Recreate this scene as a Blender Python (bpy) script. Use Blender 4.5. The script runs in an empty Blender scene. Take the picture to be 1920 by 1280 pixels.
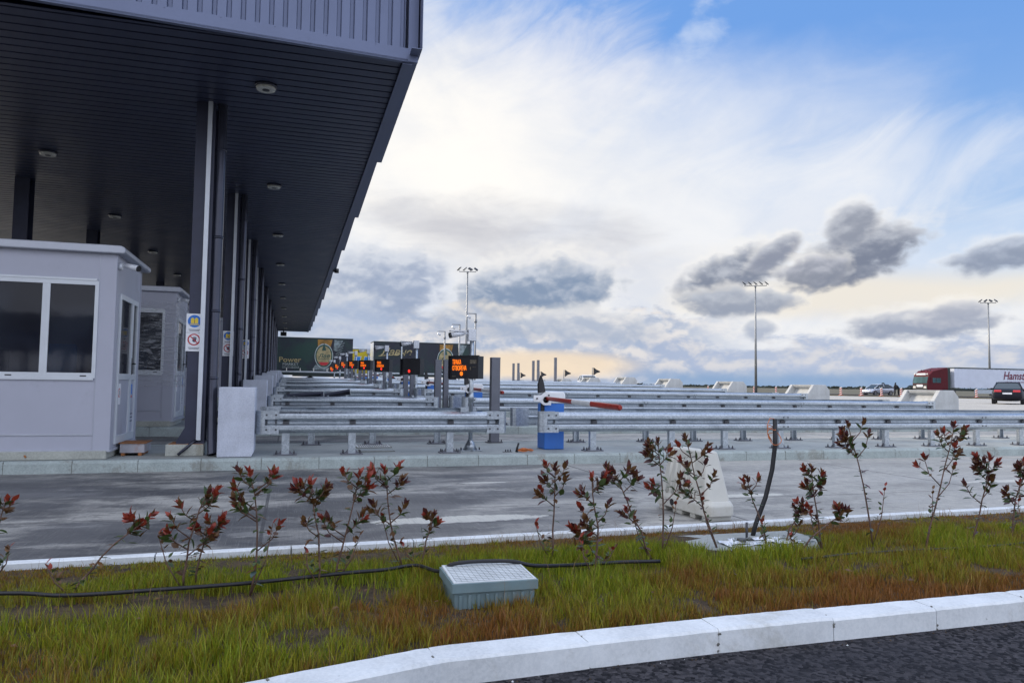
import bpy, bmesh, math, random
import numpy as np
from mathutils import Vector, Matrix, noise
random.seed(7); np.random.seed(7)
PI=math.pi; R=math.radians
scene=bpy.context.scene; COL=scene.collection

# ------------------------------------------------------------------ materials
MATS={}
def newmat(name):
    m=bpy.data.materials.new(name); m.use_nodes=True
    nt=m.node_tree; b=nt.nodes['Principled BSDF']; MATS[name]=m
    return m,nt,b
def mixcol(nt,fac,a,b,mode='MIX'):
    n=nt.nodes.new('ShaderNodeMix'); n.data_type='RGBA'; n.blend_type=mode
    for s,v in ((n.inputs[0],fac),(n.inputs[6],a),(n.inputs[7],b)):
        if isinstance(v,bpy.types.NodeSocket): nt.links.new(v,s)
        elif isinstance(v,(int,float)): s.default_value=v
        else: s.default_value=(*v[:3],1)
    return n.outputs[2]
def math_(nt,op,a,b=None,c=None,clamp=False):
    n=nt.nodes.new('ShaderNodeMath'); n.operation=op; n.use_clamp=clamp
    for i,v in enumerate((a,b,c)):
        if v is None: continue
        if isinstance(v,bpy.types.NodeSocket): nt.links.new(v,n.inputs[i])
        else: n.inputs[i].default_value=v
    return n.outputs[0]
def ramp(nt,v,lo,hi,smooth=True):
    n=nt.nodes.new('ShaderNodeMapRange'); n.interpolation_type='SMOOTHSTEP' if smooth else 'LINEAR'
    nt.links.new(v,n.inputs[0]); n.inputs[1].default_value=lo; n.inputs[2].default_value=hi
    return n.outputs[0]
def coords(nt,scale=(1,1,1),kind='Object',rot=(0,0,0)):
    tc=nt.nodes.new('ShaderNodeTexCoord'); mp=nt.nodes.new('ShaderNodeMapping')
    nt.links.new(tc.outputs[kind],mp.inputs[0]); mp.inputs['Scale'].default_value=scale; mp.inputs['Rotation'].default_value=rot
    return mp.outputs[0]
def noise_(nt,vec,scale,detail=4,rough=.55,dist=0):
    n=nt.nodes.new('ShaderNodeTexNoise'); nt.links.new(vec,n.inputs['Vector'])
    n.inputs['Scale'].default_value=scale; n.inputs['Detail'].default_value=detail
    n.inputs['Roughness'].default_value=rough; n.inputs['Distortion'].default_value=dist
    return n.outputs[0]
def bump_(nt,b,h,strength,dist=.01):
    n=nt.nodes.new('ShaderNodeBump'); n.inputs['Strength'].default_value=strength; n.inputs['Distance'].default_value=dist
    nt.links.new(h,n.inputs['Height']); nt.links.new(n.outputs[0],b.inputs['Normal'])
def simple(name,col,rough=.5,metal=0,var=.15,scale=6,bump=0,coat=0,spec=None,dirt=None,dscale=2.5):
    m,nt,b=newmat(name)
    v=coords(nt); n=noise_(nt,v,scale,6,.6)
    lo=tuple(c*(1-var) for c in col); hi=tuple(min(1,c*(1+var)) for c in col)
    out=mixcol(nt,ramp(nt,n,.3,.7),lo,hi)
    if dirt:
        n2=noise_(nt,v,dscale,8,.7); out=mixcol(nt,math_(nt,'MULTIPLY',ramp(nt,n2,.52,.72),.6),out,dirt)
    nt.links.new(out,b.inputs['Base Color'])
    b.inputs['Roughness'].default_value=rough; b.inputs['Metallic'].default_value=metal
    r=math_(nt,'MULTIPLY_ADD',n,.25,rough-.12); nt.links.new(r,b.inputs['Roughness'])
    if coat: b.inputs['Coat Weight'].default_value=coat; b.inputs['Coat Roughness'].default_value=.08
    if spec is not None: b.inputs['Specular IOR Level'].default_value=spec
    if bump: bump_(nt,b,noise_(nt,v,scale*8,4,.6),bump,.004)
    return m
def emis(name,col,st):
    m,nt,b=newmat(name); b.inputs['Base Color'].default_value=(*col,1)
    b.inputs['Emission Color'].default_value=(*col,1); b.inputs['Emission Strength'].default_value=st; return m

# concrete of the lanes: brushed, stained by tyres and water
m,nt,b=newmat('lane_concrete')
v=coords(nt); vs=coords(nt,(.34,.90,1)); vb=coords(nt,(30,.9,1),rot=(0,0,.12)); 
n1=noise_(nt,vs,1.25,11,.66,.35); n2=noise_(nt,v,9,8,.7); n3=noise_(nt,vb,3,4,.6); n4=noise_(nt,vs,.7,5,.5,.8)
sx=nt.nodes.new('ShaderNodeSeparateXYZ'); nt.links.new(v,sx.inputs[0])
X,Y=sx.outputs[0],sx.outputs[1]
base=mixcol(nt,ramp(nt,n2,.25,.75),(.40,.39,.37),(.58,.56,.51))
# rubber and oil from vehicles beside the booths, plus canopy shade painted in
stop_shade=math_(nt,'SUBTRACT',1,ramp(nt,X,1.0,7.0))
stain=math_(nt,'ADD',ramp(nt,n1,.38,.60),math_(nt,'MULTIPLY',stop_shade,.22),clamp=True)
amt=math_(nt,'MULTIPLY',stain,math_(nt,'MULTIPLY_ADD',stop_shade,.74,.08))
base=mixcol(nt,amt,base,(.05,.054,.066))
n6=noise_(nt,coords(nt,(.6,1,1)),1.15,12,.74,.15); n7=noise_(nt,coords(nt,(.5,1.1,1)),2.4,10,.7)
base=mixcol(nt,math_(nt,'MULTIPLY',ramp(nt,n6,.50,.545),math_(nt,'MULTIPLY_ADD',stop_shade,.38,.12)),base,(.055,.057,.066))
base=mixcol(nt,math_(nt,'MULTIPLY',ramp(nt,n7,.56,.62),.30),base,(.50,.49,.47))
base=mixcol(nt,math_(nt,'MULTIPLY',ramp(nt,n4,.55,.7),.35),base,(.5,.5,.5))
# tyre tracks along the lane
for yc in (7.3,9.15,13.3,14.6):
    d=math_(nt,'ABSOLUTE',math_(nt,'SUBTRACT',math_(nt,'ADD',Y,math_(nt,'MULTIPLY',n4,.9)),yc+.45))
    base=mixcol(nt,math_(nt,'MULTIPLY',math_(nt,'SUBTRACT',1,ramp(nt,d,.05,.42)),math_(nt,'MULTIPLY',ramp(nt,n1,.3,.6),math_(nt,'MULTIPLY_ADD',stop_shade,.3,.22))),base,(.06,.062,.07))
# rough pale patches left by mortar
for (cx,cy,ax,ay) in ((1.40,6.2,.80,.16),(4.6,6.9,.65,.10),(2.2,8.4,.3,.06),(9.2,7.3,1.2,.12)):
    dx=math_(nt,'DIVIDE',math_(nt,'SUBTRACT',X,cx),ax); dy=math_(nt,'DIVIDE',math_(nt,'SUBTRACT',Y,cy),ay)
    rr=math_(nt,'ADD',math_(nt,'MULTIPLY',dx,dx),math_(nt,'MULTIPLY',dy,dy))
    rr=math_(nt,'ADD',rr,math_(nt,'MULTIPLY_ADD',n2,2.4,-1.2))
    base=mixcol(nt,math_(nt,'MULTIPLY',math_(nt,'SUBTRACT',1,ramp(nt,rr,.7,1.05)),.85),base,(.66,.65,.60))
# sawn joints
def joint(val,step,off,w):
    f=math_(nt,'FRACT',math_(nt,'DIVIDE',math_(nt,'SUBTRACT',val,off),step))
    d=math_(nt,'MINIMUM',f,math_(nt,'SUBTRACT',1,f)); return math_(nt,'LESS_THAN',d,w/step)
base=mixcol(nt,math_(nt,'MULTIPLY',joint(X,4.0,-.17,.014),.75),base,(.06,.06,.065))
base=mixcol(nt,math_(nt,'MULTIPLY',joint(Y,5.1,6.75,.012),.6),base,(.09,.09,.09))
base=mixcol(nt,math_(nt,'MULTIPLY',ramp(nt,n3,.52,.72),.30),base,(.10,.10,.105)); base=mixcol(nt,math_(nt,'MULTIPLY',ramp(nt,n3,.46,.30),.18),base,(.55,.54,.52))
fine=noise_(nt,v,90,3,.7)
base=mixcol(nt,.35,base,mixcol(nt,ramp(nt,fine,.3,.7),(.12,.12,.12),(.5,.5,.48)),'OVERLAY')
nt.links.new(base,b.inputs['Base Color'])
nt.links.new(math_(nt,'MULTIPLY_ADD',math_(nt,'MULTIPLY',stain,stop_shade),-.38,.86),b.inputs['Roughness']); b.inputs['Specular IOR Level'].default_value=.3
bump_(nt,b,math_(nt,'ADD',n3,math_(nt,'MULTIPLY',fine,.6)),.45,.006)

m,nt,b=newmat('asphalt')
v=coords(nt); vo=nt.nodes.new('ShaderNodeTexVoronoi'); nt.links.new(v,vo.inputs['Vector']); vo.inputs['Scale'].default_value=58
n=noise_(nt,v,60,5,.7); nn=noise_(nt,v,2.2,6,.6)
c=mixcol(nt,ramp(nt,vo.outputs['Color'],.1,.95),(.006,.006,.009),(.085,.08,.088))
c=mixcol(nt,ramp(nt,nn,.35,.7),c,mixcol(nt,.5,c,(.03,.031,.038)))
c=mixcol(nt,math_(nt,'MULTIPLY',ramp(nt,n,.66,.74),.5),c,(.25,.22,.2))
nt.links.new(c,b.inputs['Base Color']); b.inputs['Roughness'].default_value=.85; b.inputs['Specular IOR Level'].default_value=.15
bump_(nt,b,math_(nt,'ADD',math_(nt,'MULTIPLY',vo.outputs['Distance'],-1.2),n),.9,.012)

def conc(name,col,dirt,bump=.3,sc=5,amount=.6,streak=False):
    m,nt,b=newmat(name); v=coords(nt); n=noise_(nt,v,sc,8,.65); f=noise_(nt,v,60,4,.7)
    n2=noise_(nt,coords(nt,(1,1,.25) if streak else (1,1,1)),sc*.6,9,.72,.4)
    c=mixcol(nt,ramp(nt,n,.25,.75),tuple(x*.82 for x in col),tuple(min(1,x*1.1) for x in col))
    c=mixcol(nt,math_(nt,'MULTIPLY',ramp(nt,n2,.52,.64),amount),c,dirt)
    n5=noise_(nt,v,38,4,.6); c=mixcol(nt,math_(nt,'MULTIPLY',ramp(nt,n5,.70,.75),.55),c,tuple(x*.35 for x in dirt))
    c=mixcol(nt,.25,c,mixcol(nt,ramp(nt,f,.35,.65),(.25,.25,.25),(.7,.7,.7)),'OVERLAY')
    nt.links.new(c,b.inputs['Base Color']); b.inputs['Roughness'].default_value=.8
    bump_(nt,b,math_(nt,'ADD',n,math_(nt,'MULTIPLY',f,.5)),bump,.006); return m
conc('kerb_white',(.68,.71,.73),(.46,.46,.43),.25,2.8,.5)
conc('kerb_concrete',(.36,.41,.40),(.20,.19,.16),.3,4,.6)
conc('island_concrete',(.35,.37,.355),(.24,.24,.23),.3,1.6,.6)
conc('block_paint',(.52,.55,.63),(.38,.40,.46),.12,3,.3,True)
conc('pot_concrete',(.47,.48,.48),(.34,.335,.31),.15,3,.45,True)
conc('plinth_concrete',(.40,.41,.37),(.22,.20,.15),.3,5,.6,True)
conc('joint_dark',(.17,.17,.155),(.2,.19,.16),.2,20)
conc('field_soil',(.095,.085,.050),(.05,.055,.028),.2,.02,.8)
simple('verge_dry',(.42,.33,.10),.9,0,.35,2)

m,nt,b=newmat('soil')
v=coords(nt); n=noise_(nt,v,7,9,.72); n2=noise_(nt,v,45,6,.75)
c=mixcol(nt,ramp(nt,n,.35,.65),(.055,.036,.022),(.13,.088,.05)); c=mixcol(nt,ramp(nt,n2,.58,.7),c,(.20,.155,.10))
nt.links.new(c,b.inputs['Base Color']); b.inputs['Roughness'].default_value=.95
bump_(nt,b,math_(nt,'ADD',n,n2),1,.03)

m,nt,b=newmat('galvanised')
v=coords(nt); vo=nt.nodes.new('ShaderNodeTexVoronoi'); nt.links.new(v,vo.inputs['Vector']); vo.inputs['Scale'].default_value=48
vv=noise_(nt,coords(nt,(.7,1,3)),2.0,7,.65,.4)
c=mixcol(nt,ramp(nt,vo.outputs['Color'],.1,.9),(.38,.42,.46),(.52,.56,.60))
c=mixcol(nt,math_(nt,'MULTIPLY',ramp(nt,vv,.48,.68),.6),c,(.27,.30,.34))
nt.links.new(c,b.inputs['Base Color']); b.inputs['Metallic'].default_value=.8
nt.links.new(math_(nt,'MULTIPLY_ADD',vo.outputs['Color'],.12,.27),b.inputs['Roughness'])
bump_(nt,b,vo.outputs['Distance'],.06,.002)

simple('bolt_dark',(.09,.09,.10),.45,.7)
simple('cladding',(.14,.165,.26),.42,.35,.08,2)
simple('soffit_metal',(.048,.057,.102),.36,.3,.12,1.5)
simple('column_paint',(.034,.038,.068),.45,.2,.15,3)
simple('pipe_dark',(.045,.048,.07),.22,.5,.15,3)
simple('duct_light',(.60,.63,.68),.4,.3,.06,5)
simple('booth_panel',(.41,.42,.495),.5,.1,.035,1.2,dirt=(.30,.30,.345),dscale=1.3)
simple('booth_frame',(.60,.63,.67),.35,.1,.04,3)
simple('roof_trim',(.45,.47,.53),.4,.3,.06,3)
simple('post_grey',(.155,.16,.185),.5,.3,.08,4,bump=.05)
simple('cabinet_blue',(.03,.16,.55),.4,0,.07,5,dirt=(.04,.12,.32))
simple('housing_white',(.78,.79,.80),.35,0,.05,5)
simple('arm_red',(.30,.022,.012),.35,0,.15,5)
simple('arm_white',(.66,.67,.68),.45,0,.08,9)
simple('rubber_black',(.018,.018,.02),.5,0,.2,8)
simple('sign_black',(.012,.012,.016),.3,0,.2,4)
simple('rust_steel',(.38,.37,.40),.6,.2,.12,4,dirt=(.35,.12,.03),dscale=6)
simple('rust',(.30,.12,.04),.8,.1,.4,12)
simple('plastic_white',(.56,.55,.50),.5,0,.06,3,dirt=(.40,.37,.30),dscale=3)
simple('hdpe_black',(.010,.010,.013),.5,0,.2,10)
simple('cable_orange',(.55,.16,.04),.5,0,.2,20)
simple('box_green',(.15,.22,.24),.6,0,.12,6,dirt=(.2,.19,.15))
simple('lid_grey',(.62,.65,.66),.55,.1,.1,8,dirt=(.45,.42,.35))
simple('lid_line',(.30,.33,.34),.6,0,.1,8)
simple('foil',(.85,.86,.88),.25,.4,.05,10,bump=.8)
simple('paper_white',(.78,.79,.82),.6,0,.02,5)
simple('sign_blue',(.02,.16,.55),.5,0,.05,5)
simple('sign_yellow',(.75,.55,.05),.5,0,.08,5)
simple('sign_red',(.45,.02,.03),.5,0,.05,5)
simple('ink',(.05,.06,.10),.6,0,.1,5)
simple('lamp_glass',(.55,.55,.50),.25,0,.1,20)
simple('mast_steel',(.25,.26,.27),.5,.5,.1,2)
simple('camera_white',(.66,.68,.72),.35,.1,.08,8)
simple('tyre',(.02,.02,.022),.75,0,.2,20)
simple('rim',(.35,.36,.38),.35,.7,.1,20)
simple('car_silver',(.52,.56,.64),.3,.5,.05,3,coat=.8)
simple('car_black',(.008,.009,.016),.42,0,.1,3,spec=.25)
simple('car_white',(.75,.76,.78),.3,0,.04,3,coat=.8)
simple('truck_red',(.095,.012,.017),.6,0,.1,2,spec=.2)
simple('curtain_white',(.60,.64,.74),.55,0,.05,.8)
simple('trim_dark',(.015,.03,.03),.5,0,.1,3)
simple('tail_red',(.65,.05,.06),.25,0,.1,8)
simple('lamp_clear',(.75,.72,.66),.2,0,.1,8)
simple('script_red',(.16,.02,.05),.6,0,.1,3)
simple('curtain_yellow',(.60,.47,.02),.55,0,.1,1)
simple('curtain_blue',(.04,.25,.70),.55,0,.1,1)
simple('emblem_gold',(.34,.28,.14),.5,.1,.3,3)
simple('emblem_silver',(.40,.44,.44),.45,.2,.25,3)
simple('emblem_green',(.02,.07,.055),.5,0,.3,3)
simple('amber',(.26,.13,.02),.5,0,.55,1.6)
simple('ice',(.16,.20,.21),.5,0,.6,3)
simple('screen_teal',(.07,.13,.14),.7,0,.3,.8,spec=.05)
simple('clothes_dark',(.014,.014,.018),.8,0,.3,10)
simple('skin',(.35,.2,.14),.6,0,.1,10)
simple('stripe_red',(.60,.09,.03),.5,0,.1,6)
simple('stripe_white',(.75,.75,.72),.5,0,.08,6)
simple('far_foliage',(.045,.055,.045),.9,0,.4,.15)
simple('bark',(.06,.05,.04),.9,0,.3,3)
simple('stem_bark',(.13,.075,.055),.7,0,.3,30)
m,nt,b=newmat('glass_dark'); v=coords(nt); n=noise_(nt,v,1.3,3,.5)
nt.links.new(mixcol(nt,ramp(nt,n,.4,.6),(.012,.013,.022),(.025,.03,.045)),b.inputs['Base Color']); b.inputs['Roughness'].default_value=.05
b.inputs['Specular IOR Level'].default_value=.22; bump_(nt,b,n,.12,.02)
m,nt,b=newmat('glass_car'); b.inputs['Base Color'].default_value=(.035,.05,.06,1); b.inputs['Roughness'].default_value=.22; b.inputs['Specular IOR Level'].default_value=.35
m,nt,b=newmat('curtain_art'); v=coords(nt,(1,1,1)); n=noise_(nt,v,.45,5,.6,.6); n2=noise_(nt,v,1.6,8,.75,1.5)
sx=nt.nodes.new('ShaderNodeSeparateXYZ'); nt.links.new(v,sx.inputs[0])
c=mixcol(nt,ramp(nt,n,.4,.7),(.012,.014,.028),(.010,.042,.032))
leaf=math_(nt,'MULTIPLY',math_(nt,'MULTIPLY',ramp(nt,n2,.55,.62),math_(nt,'SUBTRACT',1,ramp(nt,sx.outputs[0],-4.5,2.0))),.55)
c=mixcol(nt,leaf,c,(.13,.21,.11)); nt.links.new(c,b.inputs['Base Color']); b.inputs['Roughness'].default_value=.55
m,nt,b=newmat('stretch_film'); b.inputs['Base Color'].default_value=(.8,.82,.86,1); b.inputs['Roughness'].default_value=.12
v=coords(nt,(1,1,7)); n=noise_(nt,v,3,8,.7,1.2); nt.links.new(math_(nt,'MULTIPLY_ADD',ramp(nt,n,.45,.65),.42,.05),b.inputs['Alpha']); bump_(nt,b,n,1,.05)
emis('led_amber',(1.0,.20,.01),.85); emis('led_red',(1.0,.03,.02),1.6)
simple('led_off',(.14,.12,.09),.25,0,.3,30)
m=MATS['glass_dark']; MATS['glass_booth']=m.copy(); MATS['glass_booth'].node_tree.nodes['Principled BSDF'].inputs['Alpha'].default_value=.62
MATS['glass_booth'].node_tree.nodes['Principled BSDF'].inputs['Specular IOR Level'].default_value=.4
def leafmat(name,c1,c2):
    m,nt,b=newmat(name); n=noise_(nt,coords(nt),38,3,.6)
    nt.links.new(mixcol(nt,ramp(nt,n,.35,.65),c1,c2),b.inputs['Base Color']); b.inputs['Roughness'].default_value=.38
    tr=nt.nodes.new('ShaderNodeBsdfTranslucent'); nt.links.new(mixcol(nt,.5,c1,c2),tr.inputs[0])
    mx=nt.nodes.new('ShaderNodeMixShader'); mx.inputs[0].default_value=.22
    out=nt.nodes['Material Output']; nt.links.new(b.outputs[0],mx.inputs[1]); nt.links.new(tr.outputs[0],mx.inputs[2]); nt.links.new(mx.outputs[0],out.inputs[0])
leafmat('leaf_red',(.20,.024,.017),(.33,.055,.028)); leafmat('leaf_bronze',(.10,.045,.020),(.17,.085,.028)); leafmat('leaf_green',(.045,.075,.022),(.085,.125,.035)); leafmat('leaf_dark',(.06,.022,.025),(.12,.035,.03)); leafmat('leaf_blue',(.05,.09,.09),(.09,.13,.12))
m,nt,b=newmat('grass_blade'); at=nt.nodes.new('ShaderNodeAttribute'); at.attribute_name='tint'
nt.links.new(at.outputs['Color'],b.inputs['Base Color']); b.inputs['Roughness'].default_value=.55
tr=nt.nodes.new('ShaderNodeBsdfTranslucent'); nt.links.new(at.outputs['Color'],tr.inputs[0]); mx=nt.nodes.new('ShaderNodeMixShader'); mx.inputs[0].default_value=.3
nt.links.new(b.outputs[0],mx.inputs[1]); nt.links.new(tr.outputs[0],mx.inputs[2]); nt.links.new(mx.outputs[0],nt.nodes['Material Output'].inputs[0])

# ------------------------------------------------------------------ mesh builder
class MB:
    def __init__(s,mats): s.v=[];s.f=[];s.m=[];s.mats=mats if isinstance(mats,(list,tuple)) else [mats]; s.sm=[]
    def add(s,vs,fs,mi=0,smooth=False):
        o=len(s.v); s.v+= [tuple(p) for p in vs]
        for f in fs: s.f.append(tuple(i+o for i in f)); s.m.append(mi); s.sm.append(smooth)
        return s
    def box(s,x0,x1,y0,y1,z0,z1,mi=0,M=None):
        vs=[Vector((x,y,z)) for z in (z0,z1) for y in (y0,y1) for x in (x0,x1)]
        if M: vs=[M@p for p in vs]
        return s.add(vs,[(0,2,3,1),(4,5,7,6),(0,1,5,4),(2,6,7,3),(0,4,6,2),(1,3,7,5)],mi)
    def prism(s,poly,a0,a1,axis='y',mi=0,M=None,smooth=False):
        # poly in the plane perpendicular to axis; y: (x,z)  x: (y,z)  z: (x,y)
        n=len(poly)
        def P(p,a):
            q={'y':(p[0],a,p[1]),'x':(a,p[0],p[1]),'z':(p[0],p[1],a)}[axis]; q=Vector(q); return M@q if M else q
        vs=[P(p,a0) for p in poly]+[P(p,a1) for p in poly]
        s.add(vs,[(i,(i+1)%n,n+(i+1)%n,n+i) for i in range(n)],mi,smooth)
        o=len(s.v)-2*n
        s.f.append(tuple(o+i for i in reversed(range(n)))); s.m.append(mi); s.sm.append(False)
        s.f.append(tuple(o+n+i for i in range(n))); s.m.append(mi); s.sm.append(False)
        return s
    def tube(s,pts,r,n=8,mi=0,cap=True,smooth=True):
        pts=[Vector(p) for p in pts]; rs=r if isinstance(r,(list,tuple)) else [r]*len(pts)
        rings=[]; up=None
        for i,p in enumerate(pts):
            d=(pts[min(i+1,len(pts)-1)]-pts[max(i-1,0)]).normalized()
            if up is None: up=Vector((0,0,1)) if abs(d.z)<.9 else Vector((1,0,0))
            a=d.cross(up); 
            if a.length<1e-4: a=d.cross(Vector((0,1,0)))
            a.normalize(); bb=a.cross(d).normalized(); up=bb
            rings.append([p+(a*math.cos(t)+bb*math.sin(t))*rs[i] for t in (2*PI*k/n for k in range(n))])
        vs=[q for rg in rings for q in rg]; fs=[]
        for i in range(len(rings)-1):
            for k in range(n): fs.append((i*n+k,i*n+(k+1)%n,(i+1)*n+(k+1)%n,(i+1)*n+k))
        s.add(vs,fs,mi,smooth); o=len(s.v)-len(vs)
        if cap:
            for st,rv in ((0,1),((len(rings)-1)*n,0)):
                idx=[o+st+k for k in range(n)]; s.f.append(tuple(idx if rv else idx[::-1])); s.m.append(mi); s.sm.append(False)
        return s
    def disc(s,c,r,axis='y',h=.005,n=20,mi=0,sx=1,sz=1):
        c=Vector(c); poly=[(math.cos(2*PI*k/n)*r*sx,math.sin(2*PI*k/n)*r*sz) for k in range(n)]
        return s.prism(poly,-h/2,h/2,axis,mi,Matrix.Translation(c))
    def mesh(s,name):
        me=bpy.data.meshes.new(name); me.from_pydata(s.v,[],s.f); 
        for mm in s.mats: me.materials.append(MATS[mm])
        me.polygons.foreach_set('material_index',s.m); me.polygons.foreach_set('use_smooth',s.sm); me.update()
        bm=bmesh.new(); bm.from_mesh(me); bmesh.ops.recalc_face_normals(bm,faces=bm.faces); bm.to_mesh(me); bm.free()
        return me
    def build(s,name,parent=None,loc=(0,0,0),bevel=0,rz=0):
        o=bpy.data.objects.new(name,s.mesh(name)); COL.objects.link(o)
        o.location=loc; o.rotation_euler.z=rz
        if parent: o.parent=parent
        if bevel:
            md=o.modifiers.new('b','BEVEL'); md.width=bevel; md.segments=2; md.limit_method='ANGLE'
        return o
def tag(o,label=None,cat=None,group=None,kind=None):
    for k,v_ in (('label',label),('category',cat),('group',group),('kind',kind)):
        if v_: o[k]=v_
    return o
def thing(name,loc,label,cat,group=None,rz=0):
    o=bpy.data.objects.new(name,None); o.empty_display_size=.2; COL.objects.link(o); o.location=loc; o.rotation_euler.z=rz
    return tag(o,label,cat,group)
def inst(src,name,parent=None,loc=None,rz=None):
    o=src.copy(); COL.objects.link(o); o.name=name; o.parent=parent
    if loc is not None: o.location=loc
    if rz is not None: o.rotation_euler.z=rz
    for k in ('label','group','category'):
        if parent is not None and k in o: del o[k]
    return o
def kids(o): return [c for c in bpy.data.objects if c.parent is o]
def dup(root,loc,label,rz=None,group=None):
    r=root.copy(); COL.objects.link(r); r.location=loc; r['label']=label
    if rz is not None: r.rotation_euler.z=rz
    if group: r['group']=group
    for ch in kids(root):
        c=ch.copy(); COL.objects.link(c); c.parent=r
        for g in kids(ch):
            d=g.copy(); COL.objects.link(d); d.parent=c
    return r
def textmesh(name,body,size,mat,parent,M,extrude=.004,shear=0,align='LEFT',sx=1,bold=0):
    cu=bpy.data.curves.new(name,'FONT'); cu.body=body; cu.size=size; cu.extrude=extrude; cu.align_x=align; cu.shear=shear; cu.resolution_u=3; cu.offset=bold
    t=bpy.data.objects.new('tmp',cu); COL.objects.link(t); dg=bpy.context.evaluated_depsgraph_get(); dg.update()
    me=bpy.data.meshes.new_from_object(t.evaluated_get(dg)); bpy.data.objects.remove(t); bpy.data.curves.remove(cu)
    me.transform(M@Matrix.Diagonal((sx,1,1,1))); me.materials.clear(); me.materials.append(MATS[mat]); me.name=name
    o=bpy.data.objects.new(name,me); COL.objects.link(o); o.parent=parent; return o
FACE_S=Matrix.Rotation(PI/2,4,'X')      # text readable when looking along +Y

# ------------------------------------------------------------------ ground heights
S=5.1
DZ={0:0,1:0,2:.10,3:.225,4:.335,5:.455,6:.56,7:.56,8:.50,9:.45,10:.43,11:.42,12:.42}
kx=[-50,11.4]; kz=[0,0]
for k in range(2,13): kx.append(11.4+S*(k-1)); kz.append(DZ[k])
kx+=[80,110,300,6000]; kz+=[.5,.3,.25,.1]
rx=[-50,11,25,60,95,130,6000]; rz_=[0,0,.23,.27,.27,.27,.1]
def sstep(a,b,x):
    t=np.clip((x-a)/(b-a),0,1); return t*t*(3-2*t)
def g(x,y):
    p=np.interp(y,kx,kz); q=np.interp(y,rx,rz_); t=sstep(24,34,np.asarray(x,float)); return p*(1-t)+q*t
def sheet(name,xs,ys,off,mat):
    mb=MB(mat); nx=len(xs)
    vs=[(x,y,float(g(x,y))+off) for y in ys for x in xs]
    fs=[(j*nx+i,j*nx+i+1,(j+1)*nx+i+1,(j+1)*nx+i) for j in range(len(ys)-1) for i in range(nx-1)]
    mb.add(vs,fs,0,True); return tag(mb.build(name),kind='structure')
XS=[-3000,-800,-200,-60,-30,-14,-8,-4,0,4,8,12,16,20,24,26,28,30,32,34,40,50,60,75,100,160,400,1200,3500]
YS=[-300,-50,0,2.7,4.75,8,11.4]+[11.4+S*i/2 for i in range(1,23)]+[72,80,88,96,110,140,200,400,900,2500,5000]
sheet('ground',XS,YS,-.03,'field_soil')
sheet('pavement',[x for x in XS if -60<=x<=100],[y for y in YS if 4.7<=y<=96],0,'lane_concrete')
# dry verge strip and road beyond it
def strip(name,pts,w0,w1,mat,dz):
    mb=MB(mat); vs=[];
    for i,(x,y) in enumerate(pts):
        a=Vector(pts[max(i-1,0)]); c=Vector(pts[min(i+1,len(pts)-1)]); d=(c-a).normalized(); n=Vector((-d.y,d.x))
        for w in (w0,w1):
            qx,qy=x+n.x*w,y+n.y*w; vs.append((qx,qy,float(g(qx,qy))+dz))
    mb.add(vs,[(2*i,2*i+1,2*i+3,2*i+2) for i in range(len(pts)-1)]); return tag(mb.build(name),kind='structure')
vp=[(20,150),(44,105),(58.3,76.6),(61.8,71.3),(66.5,64.5),(71,57.5),(78,46),(90,25),(100,5)]
strip('verge',vp,-.2,1.0,'verge_dry',.07)
strip('field_edge',vp,1.0,170,'field_soil',.05)
strip('highway',vp,5,19,'asphalt',.075)

# ------------------------------------------------------------------ foreground: road, kerbs, soil
KB=[(-3.4,-.6),(-2.9,.5),(-2.3,1.35),(-1.55,2.0),(-.85,2.42),(-.05,2.68),(.53,2.83),(1.14,2.86),(1.73,2.88)]
for i in range(1,60): KB.append((1.73+.572*i,2.88+.0035*i))
mb=MB('asphalt'); A=[(x,y-.12,.0) for x,y in KB]; Bp=[(x if x>-1 else x,-6 if x>-3 else -6,.0) for x,y in KB]
mb.add(A+Bp,[(i,i+1,len(A)+i+1,len(A)+i) for i in range(len(A)-1)]); tag(mb.build('road',loc=(0,0,.052)),kind='structure')
mb=MB(['soil']); nx=180; ny=26; xs=np.linspace(-4.2,26,nx); kbx=[p[0] for p in KB]; kby=[p[1] for p in KB]
far=lambda x: 4.62+.035*x if x<6 else 4.83
vs=[]
for j in range(ny):
    for x in xs:
        y0=float(np.interp(x,kbx,kby))+.0; y1=far(x)+.03; y=y0+(y1-y0)*j/(ny-1)
        e=min(j,ny-1-j)/3; z=.118+min(1,e)*(noise.noise(Vector((x*1.7,y*1.7,0)))*.025+noise.noise(Vector((x*8,y*8,3)))*.014)
        vs.append((x,y,z))
mb.add(vs,[(j*nx+i,j*nx+i+1,(j+1)*nx+i+1,(j+1)*nx+i) for j in range(ny-1) for i in range(nx-1)],0,True)
tag(mb.build('soil_bed'),kind='structure')
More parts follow.
